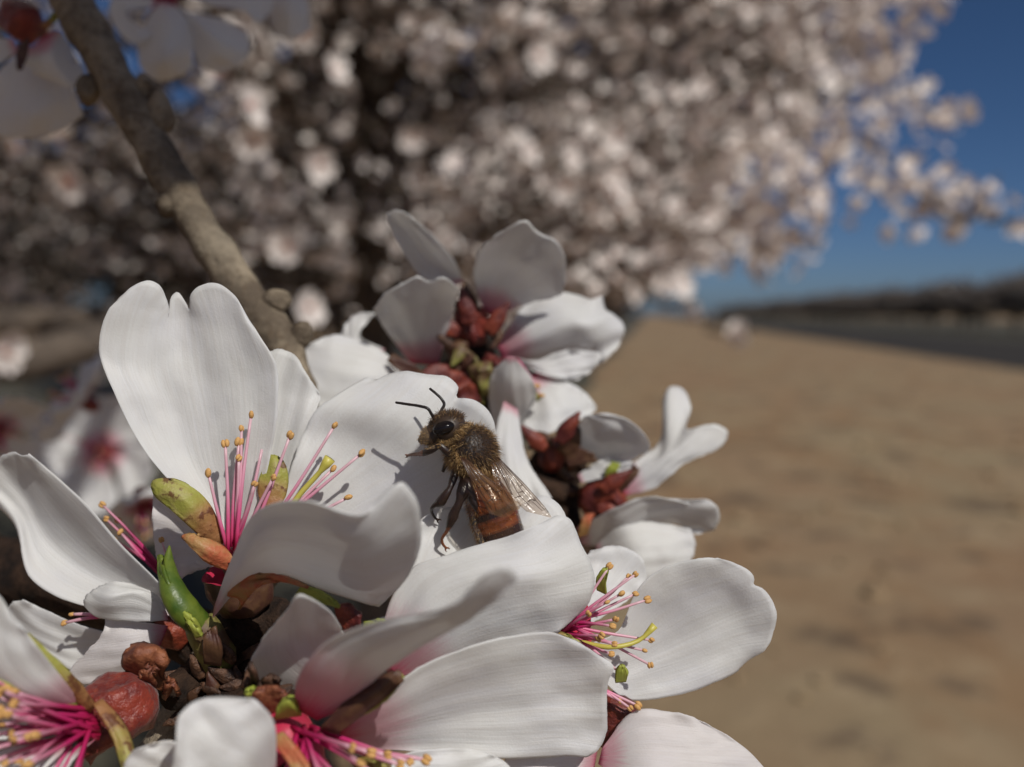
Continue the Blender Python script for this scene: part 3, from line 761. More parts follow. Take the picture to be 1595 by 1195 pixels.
# fruiting spur that carries the flowers; shade is put into its near-black bark
def spur(pts, rs, mat='bark_dark_shade', name='spur'):
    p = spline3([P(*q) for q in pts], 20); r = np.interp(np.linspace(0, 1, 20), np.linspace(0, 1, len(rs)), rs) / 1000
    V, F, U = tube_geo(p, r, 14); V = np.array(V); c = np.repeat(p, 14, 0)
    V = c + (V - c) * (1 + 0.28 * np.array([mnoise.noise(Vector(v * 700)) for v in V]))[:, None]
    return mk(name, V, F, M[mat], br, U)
spur([(-80, 890, 34), (60, 905, 26), (180, 930, 18), (330, 1010, 9)], [5.0, 4.2, 3.2, 2.6])  # added near-black limb, standing in for the shade at the left edge
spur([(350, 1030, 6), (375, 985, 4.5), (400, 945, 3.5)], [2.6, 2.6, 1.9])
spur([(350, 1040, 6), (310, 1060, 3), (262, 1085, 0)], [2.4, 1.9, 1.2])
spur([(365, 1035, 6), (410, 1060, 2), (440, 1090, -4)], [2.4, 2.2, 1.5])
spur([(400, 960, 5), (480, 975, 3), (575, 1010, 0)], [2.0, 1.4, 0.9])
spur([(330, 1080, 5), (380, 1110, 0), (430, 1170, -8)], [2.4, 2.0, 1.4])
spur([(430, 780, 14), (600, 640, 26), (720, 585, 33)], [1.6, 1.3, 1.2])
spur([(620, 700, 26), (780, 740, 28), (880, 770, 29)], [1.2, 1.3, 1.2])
rs2 = random.Random(5)
def scale(x, y, z, sz, ang, mat='scale'):
    # one curled bud scale: base at x, y; sz in pixels
    ca, sa = math.cos(ang), math.sin(ang)
    q = lambda u, v, d: '%.1f,%.1f,%.2f' % (x + (u * ca - v * sa) * sz, y + (u * sa + v * ca) * sz, z + d)
    sheet('bud_scale', br, ' | '.join(' '.join(r) for r in [[q(0, -.13, .4), q(0, .13, .4)], [q(.4, -.27, .2), q(.45, 0, -.2), q(.4, .27, .2)], [q(.8, -.17, -.1), q(.85, 0, -.35), q(.8, .17, -.1)], [q(1.12, -.03, -.2), q(1.2, .05, -.2)]]), M[mat], 10, 12, .06, .3, .00016)
for i in range(34):
    scale(rs2.uniform(275, 400), rs2.uniform(1030, 1130), rs2.uniform(-.5, 2.5), rs2.uniform(26, 48), rs2.uniform(0, 6.28), rs2.choice(['scale', 'scale', 'scale', 'sepal_brown']))

# ------------------------------------------------------------------ flower A: the tall open one, stamens out, that the bee's petal belongs to
A = flower('open blossom with tall notched white petal, pink stamens and spotted green sepal', (370, 870, 1))
petal(A, '350,866,1 372,862,1 | 300,792,1 352,805,2.0 402,776,1.2 | 225,702,.8 322,722,2.8 420,715,1 | 178,612,.8 300,635,3 432,632,1.2 | 154,538,1 222,560,2.4 290,565,3.2 360,562,2.4 428,562,1.5 | '
         '164,492,1.3 225,500,2.4 282,525,3.3 340,505,2.6 407,527,1.8 | 185,466,1.6 208,445,2.0 228,437,2.2 247,443,2.4 259,465,2.9 265,486,3.3 267,462,3.1 276,455,3.1 287,468,3.1 295,482,3.1 297,460,2.6 309,446,2.4 336,441,2.2 362,457,2.2 387,497,2.0',
      nu=64, nv=44, ruffle=0.3, edge=1.0)
petal(A, '385,842,2.5 396,840,2.5 | 380,742,4.5 420,748,4.5 450,740,4 | 385,642,5.4 430,652,5.4 486,650,4.4 | 395,582,6 440,592,6 499,622,5 | 410,550,6.4 437,544,6.2 456,551,6 478,583,5.6 497,612,5.2')
petal(A, '398,850,1 412,862,1 | 432,792,2 470,832,2.6 520,872,2 | 455,724,2.5 530,762,3.2 612,852,3.4 | 472,676,3 560,692,3.4 640,745,3.4 700,852,4.8 | 500,632,3 580,637,2.6 660,672,2.8 730,742,4.0 765,832,5.6 | '
         '548,600,3.9 610,602,3.5 680,632,3.4 742,682,4.2 786,782,5.6 | 572,588,4.2 590,591,4.2 604,583,4.2 625,579,4.2 665,583,4.1 702,590,4 714,604,3.9 711,619,3.8 722,620,3.2 742,625,3.4 760,639,3.7 770,660,4 775,695,4.6 788,745,5.2',
      nu=56, nv=40, ruffle=0.22, edge=1.3)
petal(A, '334,946,-1.5 331,963,-1.5 | 362,868,-5.5 374,890,-6.2 380,911,-2.8 | 398,798,-11.5 420,850,-9.6 432,894,-3.4 | 470,779,-16 486,852,-12 500,918,-4.6 | 545,801,-16.4 560,868,-12.6 562,938,-5.4 | '
         '577,797,-15.6 590,778,-15.4 607,760,-15.6 625,751,-16 643,768,-15.6 656,815,-13.6 651,865,-10.6 626,910,-7.8 590,945,-6', 'petal', nu=40, nv=36, ruffle=0.3, edge=0.8)
petal(A, '345,885,1.2 350,878,1.2 | 288,800,3 300,850,3.4 306,890,3 | 240,764,3.6 237,800,3.8 240,842,4 248,880,4 268,908,4', 'petal_blush')
sepal(A, '338,856,.2 350,842,.2 | 300,824,-1.0 312,808,-1.2 326,786,-.4 | 262,790,-1.4 276,772,-1.8 292,754,-1 | 243,772,-1.4 237,762,-1.5 237,752,-1.4 255,746,-1.2 270,747,-1')
sepal(A, '355,888,-.6 366,872,-.6 | 322,874,-1.4 334,862,-1.8 344,850,-1 | 302,858,-1.8 310,848,-2 318,838,-1.4 | 286,840,-1.6 284,834,-1.6 292,832,-1.6 308,833,-1.4', 'sepal_red')
sepal(A, '408,792,.6 432,796,.6 | 402,755,1.2 424,756,.9 446,768,1.3 | 412,728,1.5 428,726,1.2 446,730,1.5 | 417,710,1.6 424,709,1.6 438,714,1.6', 'sepal')
for (x, y, z) in [(391, 649, .2), (376, 670, 0), (351, 694, -.4), (372, 692, -.2), (372, 716, -.8), (325, 740, -.8), (451, 681, -.6), (396, 756, -2), (425, 746, -1.6), (520, 665, -.2), (561, 708, 0), (540, 776, -.8), (517, 732, 0.2), (487, 745, .4), (408, 700, .4)]:
    bx = 352 + (x - 325) * 0.22 + random.uniform(-5, 5)
    stamen(A, (min(bx, 398), 858 + random.uniform(-12, 6) - max(0, (x - 450)) * .1, random.uniform(-.8, .3)), (x, y, z), anther=(x, y) not in ((487, 745), (408, 700)))
pistil(A, [(430, 828, -.5), (467, 770, -.4), (500, 733, -.4), (514, 714, -.4)], 0.26, 0.48)
cup(A, (395, 955, 3.2), (-.32, 1, .35), 2.5, 4.6, 'sepal_brown')  # the shade on this cup is put into its darker brown
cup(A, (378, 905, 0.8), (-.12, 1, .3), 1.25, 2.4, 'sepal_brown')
sepal(A, '380,930,-2 372,950,-2 | 352,925,-3.2 400,915,-5 | 372,902,-4 440,905,-5 | 402,894,-4.5 440,897,-5.4 480,915,-6', 'sepal_red')
sepal(A, '470,912,-5.6 460,928,-5 | 500,922,-6.4 492,936,-6 | 520,936,-6.8 530,945,-6.8', 'sepal_green')

# ------------------------------------------------------------------ flower E: petal that hides the tip of the bee's abdomen
E = flower('blossom whose cupped white petal hides the tip of the bee', (600, 1045, -1))
petal(E, '598,1042,-3 616,1056,-3 | 598,965,-3.5 660,988,-5 682,1036,-2.6 | 634,893,-3.6 702,932,-5.2 752,1010,-2.6 | 700,863,-3.6 782,905,-5.4 822,996,-2.2 | 800,832,-3.6 852,884,-4.6 866,986,-1.8 | '
         '848,813,-3.2 872,803,-3 887,808,-2.8 896,824,-2.6 907,852,-2.2 919,873,-2 926,905,-1.8 919,935,-1.6 903,956,-1.4 880,976,-1.2', 'petal_pink', nu=44, nv=40, ruffle=0.3, edge=1.0)
petal(E, '600,1035,-1 612,1042,-1 | 618,932,-1 682,952,-.8 742,982,-.6 | 640,852,-.3 712,882,.4 800,932,.8 | 653,810,0 675,798,.3 700,789,1.2 740,795,3.2 790,795,3.6 820,782,3.3 845,772,2.9 869,784,2.5 883,808,2 891,850,1.5', 'petal', nu=40, nv=32)
petal(E, '520,1094,-2 542,1082,-2 | 430,1086,-3 490,1052,-4.6 552,1012,-5.4 | 385,1058,-4 450,1012,-6.6 536,988,-7 | 394,1022,-7.4 415,987,-9.4 445,953,-11.6 466,926,-13 492,936,-12.4 512,950,-11 530,975,-9.4', 'petal', ruffle=0.2)
sepal(E, '545,1000,-5 562,1000,-5 | 528,965,-5.6 562,972,-6 | 520,945,-6 540,940,-6 562,956,-6', 'maroon')
sepal(E, '565,985,-5 568,968,-5 | 585,980,-5.6 588,966,-5.6 | 600,972,-6 600,966,-6', 'sepal_green')
cup(E, (520, 1010, 2), (1, -.2, .4), 2.2, 3.6, 'maroon')
for (x, y, z) in [(640, 985, -1), (655, 1005, -1), (625, 965, 0), (668, 990, .4)]:
    stamen(E, (600, 1040, -1.5), (x, y, z))

# ------------------------------------------------------------------ flower D: at the bottom, near the lens, long petal to the side
D = flower('blossom with broad ribbed petal stretched sideways and deep pink cup below the bee', (450, 1185, -7))
petal(D, '528,1128,-8.6 532,1166,-7.4 | 590,1086,-9.4 612,1128,-7 600,1168,-5.6 | 660,1036,-9 702,1104,-5.4 690,1174,-4.4 | 762,998,-7.4 792,1092,-4.0 790,1182,-3.4 | 850,985,-5.6 872,1082,-2.8 880,1178,-2.4 | '
         '895,997,-4.8 930,1019,-4 956,1040,-3.4 949,1058,-3.0 945,1085,-2.4 946,1115,-2 944,1142,-1.8 935,1164,-1.8 915,1179,-2', 'petal_pink', nu=48, nv=44, ruffle=0.35, edge=1.2)
petal(D, '458,1102,-10 494,1122,-10 | 464,1056,-13.5 505,1074,-13.5 548,1096,-10.8 | 505,1003,-16.5 550,1027,-16 592,1052,-12.6 | 588,968,-19 620,990,-18.4 652,1010,-15.4 | 690,948,-21 702,962,-20 718,974,-17.6 | '
         '742,907,-22.4 768,888,-22.8 793,884,-22.8 806,899,-22 778,930,-20.6 745,955,-19', 'petal_pink', nu=34, nv=36, ruffle=0.25, edge=0.6)
petal(D, '430,1205,-12.5 412,1245,-12.5 | 428,1130,-15 392,1182,-16 350,1265,-16 | 406,1097,-16 350,1162,-17 300,1265,-17 | 375,1087,-16 340,1086,-16.4 318,1088,-16.8 296,1097,-17 281,1112,-17.4 274,1160,-18 262,1235,-18', 'petal', edge=0.6)
petal(D, '400,1230,-12 405,1260,-12 | 330,1185,-12 320,1270,-12 | 270,1155,-12.6 250,1265,-12 | 240,1158,-13 205,1172,-13 190,1200,-13 180,1250,-13', 'petal', edge=.6)
petal(D, '560,1195,-8 560,1230,-8 | 640,1172,-7 640,1250,-7.4 | 720,1166,-6 740,1250,-6.6 | 760,1172,-5.6 790,1190,-5.4 810,1220,-5.4', 'petal', edge=.8)
sepal(D, '498,1134,-11 525,1142,-11 | 540,1090,-11.4 552,1104,-11.9 562,1114,-11.2 | 588,1058,-11.8 600,1068,-12.2 606,1082,-11.6 | 612,1047,-12 622,1044,-12 628,1058,-12', 'sepal_brown')
sepal(D, '560,1116,-11 556,1108,-11 | 600,1090,-11.4 604,1076,-11.6 | 620,1066,-11.8 628,1052,-11.9', 'sepal_green')
sepal(D, '428,1118,-10 470,1112,-10 | 436,1098,-11 452,1090,-11.4 462,1098,-11 | 444,1088,-11 452,1084,-11.2 460,1086,-11', 'sepal_green')
cup(D, (420, 1118, -6.5), (.55, -.75, .75), 2.7, 5.0, 'cup')
sepal(D, '440,1140,-12.5 420,1150,-12.5 | 470,1175,-13.4 450,1190,-13.4 | 490,1210,-14 470,1230,-14', 'sepal_red')
sepal(D, '545,1182,-9 560,1200,-9 | 590,1178,-10 590,1200,-10 | 608,1190,-10 610,1205,-10', 'sepal')
for (x, y, z) in [(547, 1164, -15), (560, 1188, -15.5), (636, 1186, -11), (660, 1183, -10.5), (620, 1190, -12), (590, 1210, -14), (520, 1230, -16), (480, 1240, -16), (500, 1215, -15), (455, 1235, -15), (540, 1225, -15), (575, 1172, -12), (600, 1176, -11.5), (430, 1240, -14)]:
    stamen(D, (462 + random.uniform(-16, 26), 1140 + random.uniform(-10, 12), -9.5), (x, y, z), 'filament_deep', .2, .13)

# ------------------------------------------------------------------ flower C: facing away to the field
C = flower('blossom facing the dirt road with a broad rounded petal and ochre-tipped stamens', (890, 1000, 2))
petal(C, '903,1008,2 914,1032,2 | 960,985,3.0 966,1032,3.8 962,1081,3.2 | 992,920,2.6 1032,992,4.4 1010,1090,4.2 | 1030,886,2 1092,982,4.4 1080,1076,4.4 | 1080,871,2 1142,962,4.2 1138,1052,4.6 | '
         '1118,869,2.2 1148,879,2.4 1168,890,2.6 1175,900,2.8 1174,910,3 1187,916,3 1201,932,3.1 1209,952,3.3 1205,985,3.6 1190,1014,4 1163,1029,4.3', 'petal', nu=44, nv=36, edge=1.0)
petal(C, '938,1165,1 932,1190,1 | 985,1109,1.2 1000,1162,-.2 1000,1235,-2.4 | 1052,1110,1.2 1072,1172,-.2 1060,1245,-2.4 | 1100,1127,1.2 1140,1150,1.1 1178,1182,.6 1202,1217,0 1190,1265,-1', 'petal_blush', nu=36)
petal(C, '930,1170,1.5 925,1200,1.5 | 880,1150,0 870,1240,-1 | 820,1175,-1 810,1250,-2 | 790,1180,-1.5 775,1200,-1.6 770,1240,-2', 'petal_blush')
petal(C, '890,1000,1 900,985,1 | 895,930,4 940,960,5 | 905,880,7 985,930,7 | 920,858,8 960,850,8 1000,870,8 1008,910,8', 'petal')
sepal(C, '848,984,-.6 852,990,-.8 | 872,984,-.8 874,997,-1 | 905,1000,-1 906,1008,-1', 'sepal')
sepal(C, '930,918,2 945,925,2 | 930,898,1.4 944,902,1.2 | 938,886,1 948,884,1', 'sepal_green', edge=.2, ruffle=.03)
sepal(C, '958,1062,.6 975,1060,.6 | 960,1045,0 978,1048,0 | 965,1036,-.2 972,1036,-.2', 'sepal_green', edge=.2, ruffle=.03)
cup(C, (842, 1000, 4.2), (1, .05, -.1), 2.1, 4.0, 'cup')
cup(C, (935, 1160, 4), (.45, 1, .2), 1.7, 4.2, 'maroon', inner=False)
sepal(C, '862,978,.6 862,990,.2 | 886,950,1.6 892,978,1.8 890,1002,.4 | 912,936,2.2 920,965,2.4 915,1006,.6', 'cup')
for (x, y, z) in [(948, 884, 1), (988, 896, 0), (978, 899, .6), (966, 926, -.4), (988, 926, .4), (1006, 935, .5), (944, 939, -1), (915, 957, -2), (957, 965, -1.4), (952, 975, -1.8), (935, 990, -2.4), (929, 994, -2), (955, 1003, -2.6), (1012, 997, 1), (1002, 1013, .4), (950, 1018, -1.6), (1011, 1035, 1), (963, 1046, .4)]:
    stamen(C, (872 + random.uniform(-2, 12), 978 + random.uniform(-10, 12), .5), (x, y, z), 'filament' if z > -1 else 'filament_deep', .15, .10, .30)
for (x, y, z) in [(964, 1091, 1), (980, 1102, .8), (991, 1098, .8)]:
    stamen(C, (925, 1066, 1.4), (x, y, z), 'filament', .15, .10, .33)
pistil(C, [(900, 1000, 0), (955, 1008, -1), (998, 996, -.6), (1020, 974, -.4)], 0.22, 0.32)

# ------------------------------------------------------------------ flower H: at the left edge, half in the shade of A
H = flower('blossom with long folded petal lying half in shadow beside the green leaf bud', (275, 960, 5))
petal(H, '282,948,5 287,962,5 | 244,904,4.6 222,926,6.4 216,952,5 | 188,848,4.6 150,884,8 120,941,6 | 130,781,4.6 82,832,8.6 44,896,7 | 70,727,4.8 36,782,8.4 25,822,8 | 46,707,5 32,709,5.4 22,704,5.6 2,711,6.4 -20,740,7.4 -15,778,8.2', 'petal', nu=36, nv=40, ruffle=0.3)
petal(H, '262,966,3 260,955,3 | 205,968,2 215,922,1.4 240,924,2.4 | 145,958,2.4 160,930,1 186,906,2.2 | 131,944,2.6 131,934,2.4 148,917,2.2 170,908,2.2', 'petal', ruffle=.12)
petal(H, '180,990,7 182,1010,7 | 120,972,7 122,1000,7.6 130,1045,7 | 62,946,7.6 60,985,8 80,1030,8 | 36,934,8 17,940,8.4 10,960,9 15,1000,9', 'petal')
petal(H, '262,975,4 250,1005,4 | 200,966,3 205,1010,2.4 190,1050,3 | 165,964,3.4 160,985,3 132,1018,3 108,1050,3.4 130,1068,3.6', 'petal_blush', ruffle=.15)
petal(H, '260,1000,7 250,1050,7 | 220,1010,7 210,1060,7 | 190,1060,7 150,1090,7 120,1060,7', 'petal')
for (x, y, z) in [(161, 788, 9), (167, 810, 9), (189, 831, 8), (175, 800, 10), (178, 820, 10), (185, 812, 9), (180, 842, 9)]:
    stamen(H, (258 + random.uniform(-6, 6), 892 + random.uniform(-14, 8), 7), (x, y, z), 'filament_deep', .15, .1, .3, anther=z != 10)
stamen(H, (280, 930, 4), (252, 843, 3), 'filament', .1, .08, .28)
for (x, y, z) in [(102, 970, 4.6), (114, 957, 4.6)]:
    stamen(H, (165, 960, 4.4), (x, y, z), 'filament', .17, .13, .3)
cup(H, (300, 985, 7), (-1, .25, -.1), 1.8, 2.8, 'maroon')

# ------------------------------------------------------------------ flower F: bottom corner, near the lens
Fl = flower('blossom with round red calyx and crimson stamens beside the dark spur', (200, 1100, -3))
cup(Fl, (246, 1078, -2.2), (-1, -.38, .55), 2.65, 6.0, 'calyx', lumps=.07, rough=.2)
petal(Fl, '128,1098,-9 118,1112,-9 | 100,1060,-11.5 70,1085,-12 30,1110,-11 | 62,1012,-13.5 20,1040,-14 -40,1080,-13 | 22,962,-15 0,930,-15.4 -40,900,-15.5 -110,960,-15', 'petal_pink', edge=.6)
petal(Fl, '150,1150,-8.6 130,1165,-8.6 | 110,1190,-11 60,1190,-11.5 30,1160,-11 | 90,1250,-13 20,1255,-13.4 -50,1200,-13 | 60,1300,-14 0,1310,-14 -90,1250,-14', 'petal_pink', edge=.6)
petal(Fl, '120,1120,-8.6 115,1135,-8.6 | 60,1105,-9 40,1150,-9.4 | 0,1090,-10 -20,1160,-10 | -40,1080,-10.4 -80,1120,-10.4 -60,1180,-10.4', 'petal_pink', edge=.6)
sepal(Fl, '150,1098,-8.6 140,1108,-8.6 | 118,1056,-10.2 104,1064,-10.8 96,1072,-10.4 | 78,1018,-11.6 66,1024,-12 58,1034,-11.6 | 48,994,-12.2 40,986,-12.3 34,990,-12.2', 'sepal')
sepal(Fl, '120,1092,-9.4 118,1104,-9.4 | 60,1062,-11.6 62,1080,-12 58,1092,-11.6 | 0,1045,-13 0,1062,-13.6 -4,1078,-13 | -50,1040,-14 -60,1050,-14 -50,1070,-14', 'sepal_green')
sepal(Fl, '145,1098,-9 158,1090,-8.4 | 172,1140,-9.6 180,1130,-9.4 190,1126,-8.8 | 190,1190,-10.4 200,1180,-10.4 208,1175,-10 | 200,1225,-11 206,1222,-11 212,1220,-11', 'sepal')
rs = random.Random(11)
for i in range(30):
    a = math.radians(rs.uniform(150, 262)); L = rs.uniform(110, 190)
    x = 132 + math.cos(a) * L; y = 1118 - math.sin(a) * L * 0.9
    stamen(Fl, (140 + rs.uniform(-14, 16), 1118 + rs.uniform(-16, 34), -8.2), (x, y, rs.uniform(-17, -12)), 'filament_deep', .19, .11, .30)
stamen(Fl, (135, 1125, -8.5), (53, 1146, -16), 'filament_deep', .2, .13, .42); stamen(Fl, (140, 1135, -8.5), (45, 1190, -16), 'filament_deep', .2, .13, .42)
# shrivelled brown scales behind its calyx
dry = thing('dried_calyx', 'shrivelled orange-brown dry calyx curled above the round red calyx', 'dry calyx', P(230, 1050, -1))
sheet('husk', dry, '250,1075,0 262,1062,0 | 205,1052,-2 225,1040,-3 255,1045,-2 | 192,1030,-2.5 215,1015,-4 262,1030,-2.6 | 196,1015,-2 212,1004,-2.6 235,1006,-3 255,1015,-2.4 264,1035,-2', M['dry'], 20, 20, .5, 2.5, .0004)
sheet('husk', dry, '215,1060,-2 245,1070,-2 | 220,1048,-3.4 240,1050,-3.6 | 228,1036,-3.4 246,1040,-3.4', M['dry'], 12, 12, .4, 2, .0004)
sheet('husk', dry, '255,1090,-1 265,1075,-1 | 258,1070,-2.4 272,1066,-2 | 262,1055,-2.4 270,1060,-2.4 280,1085,-1.4', M['dry'], 12, 12, .4, 2, .0004)

# green leaf bud
lb = thing('leaf_bud', 'bright green pointed leaf bud opening beside the folded petal', 'leaf bud', P(325, 1000, 2))
p = spline3([P(*q) for q in [(264, 850, 1.2), (262, 876, .6), (264, 902, -.2), (274, 930, -.8), (292, 955, -.6), (312, 972, .2)]], 26)
r = np.interp(np.linspace(0, 1, 26), [0, .08, .25, .5, .75, 1], [.06, .25, .62, .98, 1.15, .95]) / 1000
V, F, U = tube_geo(p, r, 16); V = np.array(V); c = np.repeat(p, 16, 0); V = V + (V - c) * 0.06 * np.sin(np.arange(len(V)) * 2 * math.pi / 8)[:, None]
mk('bud_leaf', V, F, M['leaf'], lb, U)
sheet('bud_leaf', lb, '270,950,-.8 288,945,-1.2 | 250,905,-.6 262,905,-1.2 | 246,880,.2 254,880,-.4 | 247,866,.6 251,864,.4 254,868,.4', M['leaf'], 12, 16, .1, .6, .0003)
sheet('bud_leaf', lb, '300,985,-1 315,985,-1 | 288,960,-1.6 300,962,-2 | 276,945,-1.4 284,950,-1.6 290,955,-1.6', M['sepal_green'], 10, 12, .1, .6, .0003)
sheet('bud_leaf', lb, '306,992,-1.6 316,990,-1.8 | 296,978,-2 306,976,-2.2 | 291,968,-1.8 294,966,-1.8 298,966,-1.8', M['sepal_green'], 10, 12, .1, .6, .0003)
p = spline3([P(*q) for q in [(310, 968, .4), (322, 990, .6), (334, 1015, 1.4), (345, 1035, 2.6)]], 14)
V, F, U = tube_geo(p, np.array([1.2, 1.3, 1.38, 1.4, 1.42, 1.4, 1.44, 1.5, 1.55, 1.6, 1.6, 1.5, 1.4, 1.2]) / 1000, 16); mk('bud_base', V, F, M['budbase'], lb, U)
sheet('bud_scale', lb, '318,1032,-.4 345,1036,-.2 | 316,1000,-1.6 345,1010,-1.4 | 322,985,-1.4 335,975,-1.4', M['sepal_brown'], 12, 12, .1, .8, .0003)
lb2 = thing('bud_scale_cluster', 'small open bud with dark curled scales beside the deep pink cup', 'bud', P(425, 1095, -6))
for s_, m_ in [('385,1085,-7 400,1100,-7 | 378,1065,-8 402,1062,-8.4 | 376,1072,-8 390,1064,-8.4 404,1068,-8', 'scale'), ('405,1085,-8 435,1085,-8 | 406,1060,-9 436,1060,-9 | 412,1056,-9 424,1051,-9.2 436,1060,-9', 'scale'),
               ('400,1110,-8 440,1112,-8 | 392,1085,-9.4 445,1085,-9.4 | 400,1072,-9.6 425,1068,-9.8 446,1080,-9.6', 'dry'), ('386,1090,-8.6 398,1090,-8.6 | 384,1076,-9 402,1074,-9 | 388,1070,-9 396,1070,-9', 'sepal_green')]:
    sheet('bud_scale', lb2, s_, M[m_], 12, 10, .4, 1.5, .0003)
cup(lb2, (430, 1120, -6), (-.2, 1, .4), 1.5, 2.2, 'scale', 'bud_core', inner=False, lumps=.2)

# ------------------------------------------------------------------ cluster B behind the bee
ZOFF = 9.0
GB = 'almond blossoms in the cluster behind the bee'
B1 = flower('back-turned blossom with upright narrow and two-lobed grey petals behind the bee', (745, 520, 25), GB)
petal(B1, '700,448,26 722,440,26 | 655,430,24 680,415,24 708,408,23 | 632,400,21 656,386,21 684,377,20 | 603,346,17 603,334,16.4 614,328,16 630,331,16 650,345,17')
petal(B1, '755,490,24 778,490,24 | 738,425,20 790,430,19 832,470,22 | 745,393,16.4 810,402,16 868,462,20 | 768,370,13.6 800,350,12.4 820,343,12 834,358,13.4 845,365,14 862,372,13.4 881,405,15.6 880,442,18', 'petal_pink', nu=36)
sepal(B1, '728,490,22 750,492,22 | 722,462,21 740,462,21 | 718,445,21 723,440,21 728,446,21', 'sepal_brown'); sepal(B1, '735,495,22 740,480,22 | 712,482,21.5 715,470,21.5 | 698,473,21.4 701,464,21.4', 'sepal_brown')
sepal(B1, '760,500,22 775,495,22 | 768,530,21.6 782,520,21.6 | 765,545,21.6 775,540,21.6', 'sepal_brown')
cup(B1, (735, 540, 24), (.02, 1, .25), 1.9, 4.2, inner=False, lumps=.16); cup(B1, (722, 575, 22), (-.3, 1, .3), 1.2, 3.0, 'sepal_brown', inner=False, lumps=.16)
B2 = flower('blossom with ragged white petals fanned toward the field behind the bee', (790, 556, 24), GB)
petal(B2, '774,540,24 784,562,24 | 804,492,24 836,530,21.6 830,573,26 | 838,453,24.6 880,512,20.6 880,580,27 | 900,460,24.6 922,502,21 930,570,26 | 932,475,26 938,461,26 943,482,25.6 956,490,25.4 972,507,25 968,530,25 950,556,24.6', 'petal_pink', nu=40, ruffle=.5)
petal(B2, '800,556,24 806,566,24 | 832,562,22.6 850,585,21.6 | 872,548,22.6 880,592,21.4 | 905,545,22.6 936,553,22.4 925,575,22 900,592,21.6', 'petal', ruffle=.4)
petal(B2, '820,590,23 836,580,23 | 810,632,21.4 852,622,20 888,597,22 | 805,660,20 830,677,18.4 862,673,18.4 900,656,20 929,637,21.4 915,614,22.4', 'petal_pink', ruffle=.5)
petal(B2, '790,556,13 802,556,13 | 765,585,15 795,600,14.6 828,590,15 | 763,640,18 800,650,18 834,622,17 | 772,690,20 790,698,20.4 806,680,19.6 820,645,18', 'petal')
petal(B2, '785,625,15 806,638,15 | 768,690,11 792,692,10.4 817,702,11 | 778,795,8 820,803,7.4 860,776,8', 'petal')
sepal(B2, '800,580,20 806,570,20 | 820,600,18.6 824,592,18.6 | 838,625,18 842,620,18', 'sepal')
cup(B2, (752, 605, 22), (.6, .8, .2), 1.7, 3.6, 'maroon', inner=False, lumps=.16)
for (x, y, z) in [(835, 600, 18), (842, 615, 18)]:
    stamen(B2, (806, 560, 22), (x, y, z))
B3 = flower('blossom with square shaded petal and crimson claw behind the bee', (665, 585, 22), GB)
petal(B3, '640,566,23 682,570,23 | 604,520,19 656,512,18.4 702,500,19 | 582,482,15.6 597,460,14 630,440,12.4 650,430,12 667,438,12.4 690,432,12.4 714,448,13.6', 'petal_pink')
petal(B3, '642,586,20 642,600,20 | 592,545,19 592,572,17.4 582,625,16.4 | 530,522,19 530,572,16.4 520,645,15.6 | 492,530,18.4 472,548,18 466,580,17 470,625,16', 'petal')
petal(B3, '600,545,24 590,555,24 | 560,520,24 545,540,24 | 585,488,25 560,488,25 538,505,25 530,530,25', 'petal')
sepal(B3, '655,600,18 665,585,18 | 625,580,17 640,565,17 | 602,562,17 610,552,17', 'sepal_brown')
cup(B3, (735, 610, 21), (-1, .35, .3), 1.7, 4.6, 'maroon', lumps=.14)
cup(B3, (735, 640, 19), (-.5, 1, .4), 1.6, 3.6, 'maroon', inner=False, lumps=.16); cup(B3, (755, 615, 19), (-.1, 1, .4), 1.3, 3.4, 'budbase', inner=False, lumps=.16)

# ------------------------------------------------------------------ cluster G behind, toward the road
G1 = flower('blossom with long curling petal above the field, red calyx in its middle', (925, 775, 21), GB)
petal(G1, '958,748,19 973,772,19 | 998,712,20 1010,732,18.6 1020,760,18.6 | 1026,690,22 1045,702,18.6 1064,724,18.6 | 1036,650,24 1033,620,24.6 1043,602,24.6 1062,605,24.6 1076,638,23 1069,668,20.4 1090,664,19 1118,662,19.4 1133,671,19.6 1126,694,19 1098,708,18.6', 'petal_pink', nu=44, ruffle=.3)
petal(G1, '898,822,18 905,848,18 | 950,795,12.6 962,822,14 966,852,16.6 | 1000,775,11.6 1020,800,13.4 1030,818,16 | 1072,785,12 1100,778,12.4 1119,792,13.4 1115,822,15.4 1085,833,16', 'petal', ruffle=.3)
petal(G1, '928,850,16 930,882,16 | 970,815,14 982,852,12.4 975,905,12 | 1030,815,14 1036,852,12.4 1022,905,12 | 1076,824,14 1083,845,14 1079,868,13.4 1058,895,12.4', 'petal', ruffle=.2)
cup(G1, (905, 790, 20), (.9, .45, .35), 2.3, 4.6, 'maroon', inner=False)
sepal(G1, '950,760,18 958,775,18 | 975,735,17 985,750,17 | 990,725,17 996,732,17', 'sepal_brown'); sepal(G1, '940,755,18 950,745,18 | 945,730,17 960,735,17 | 955,720,17 965,722,17', 'sepal_green')
G2 = flower('blossom with short shaded petal and dark crimson sepals next to the bee wing', (865, 715, 20), GB)
petal(G2, '894,690,20 900,706,20 | 905,655,15.4 936,686,16.4 942,720,20 | 940,643,13.6 970,650,13.6 1000,672,14.6 1013,696,16.6 985,717,19', 'petal', ruffle=.3)
petal(G2, '900,740,18 905,752,18 | 930,720,18 940,745,18 | 960,715,18 985,720,18 975,740,18', 'petal')
cup(G2, (858, 735, 21), (.1, 1, .3), 1.6, 3.6, 'maroon', inner=False)
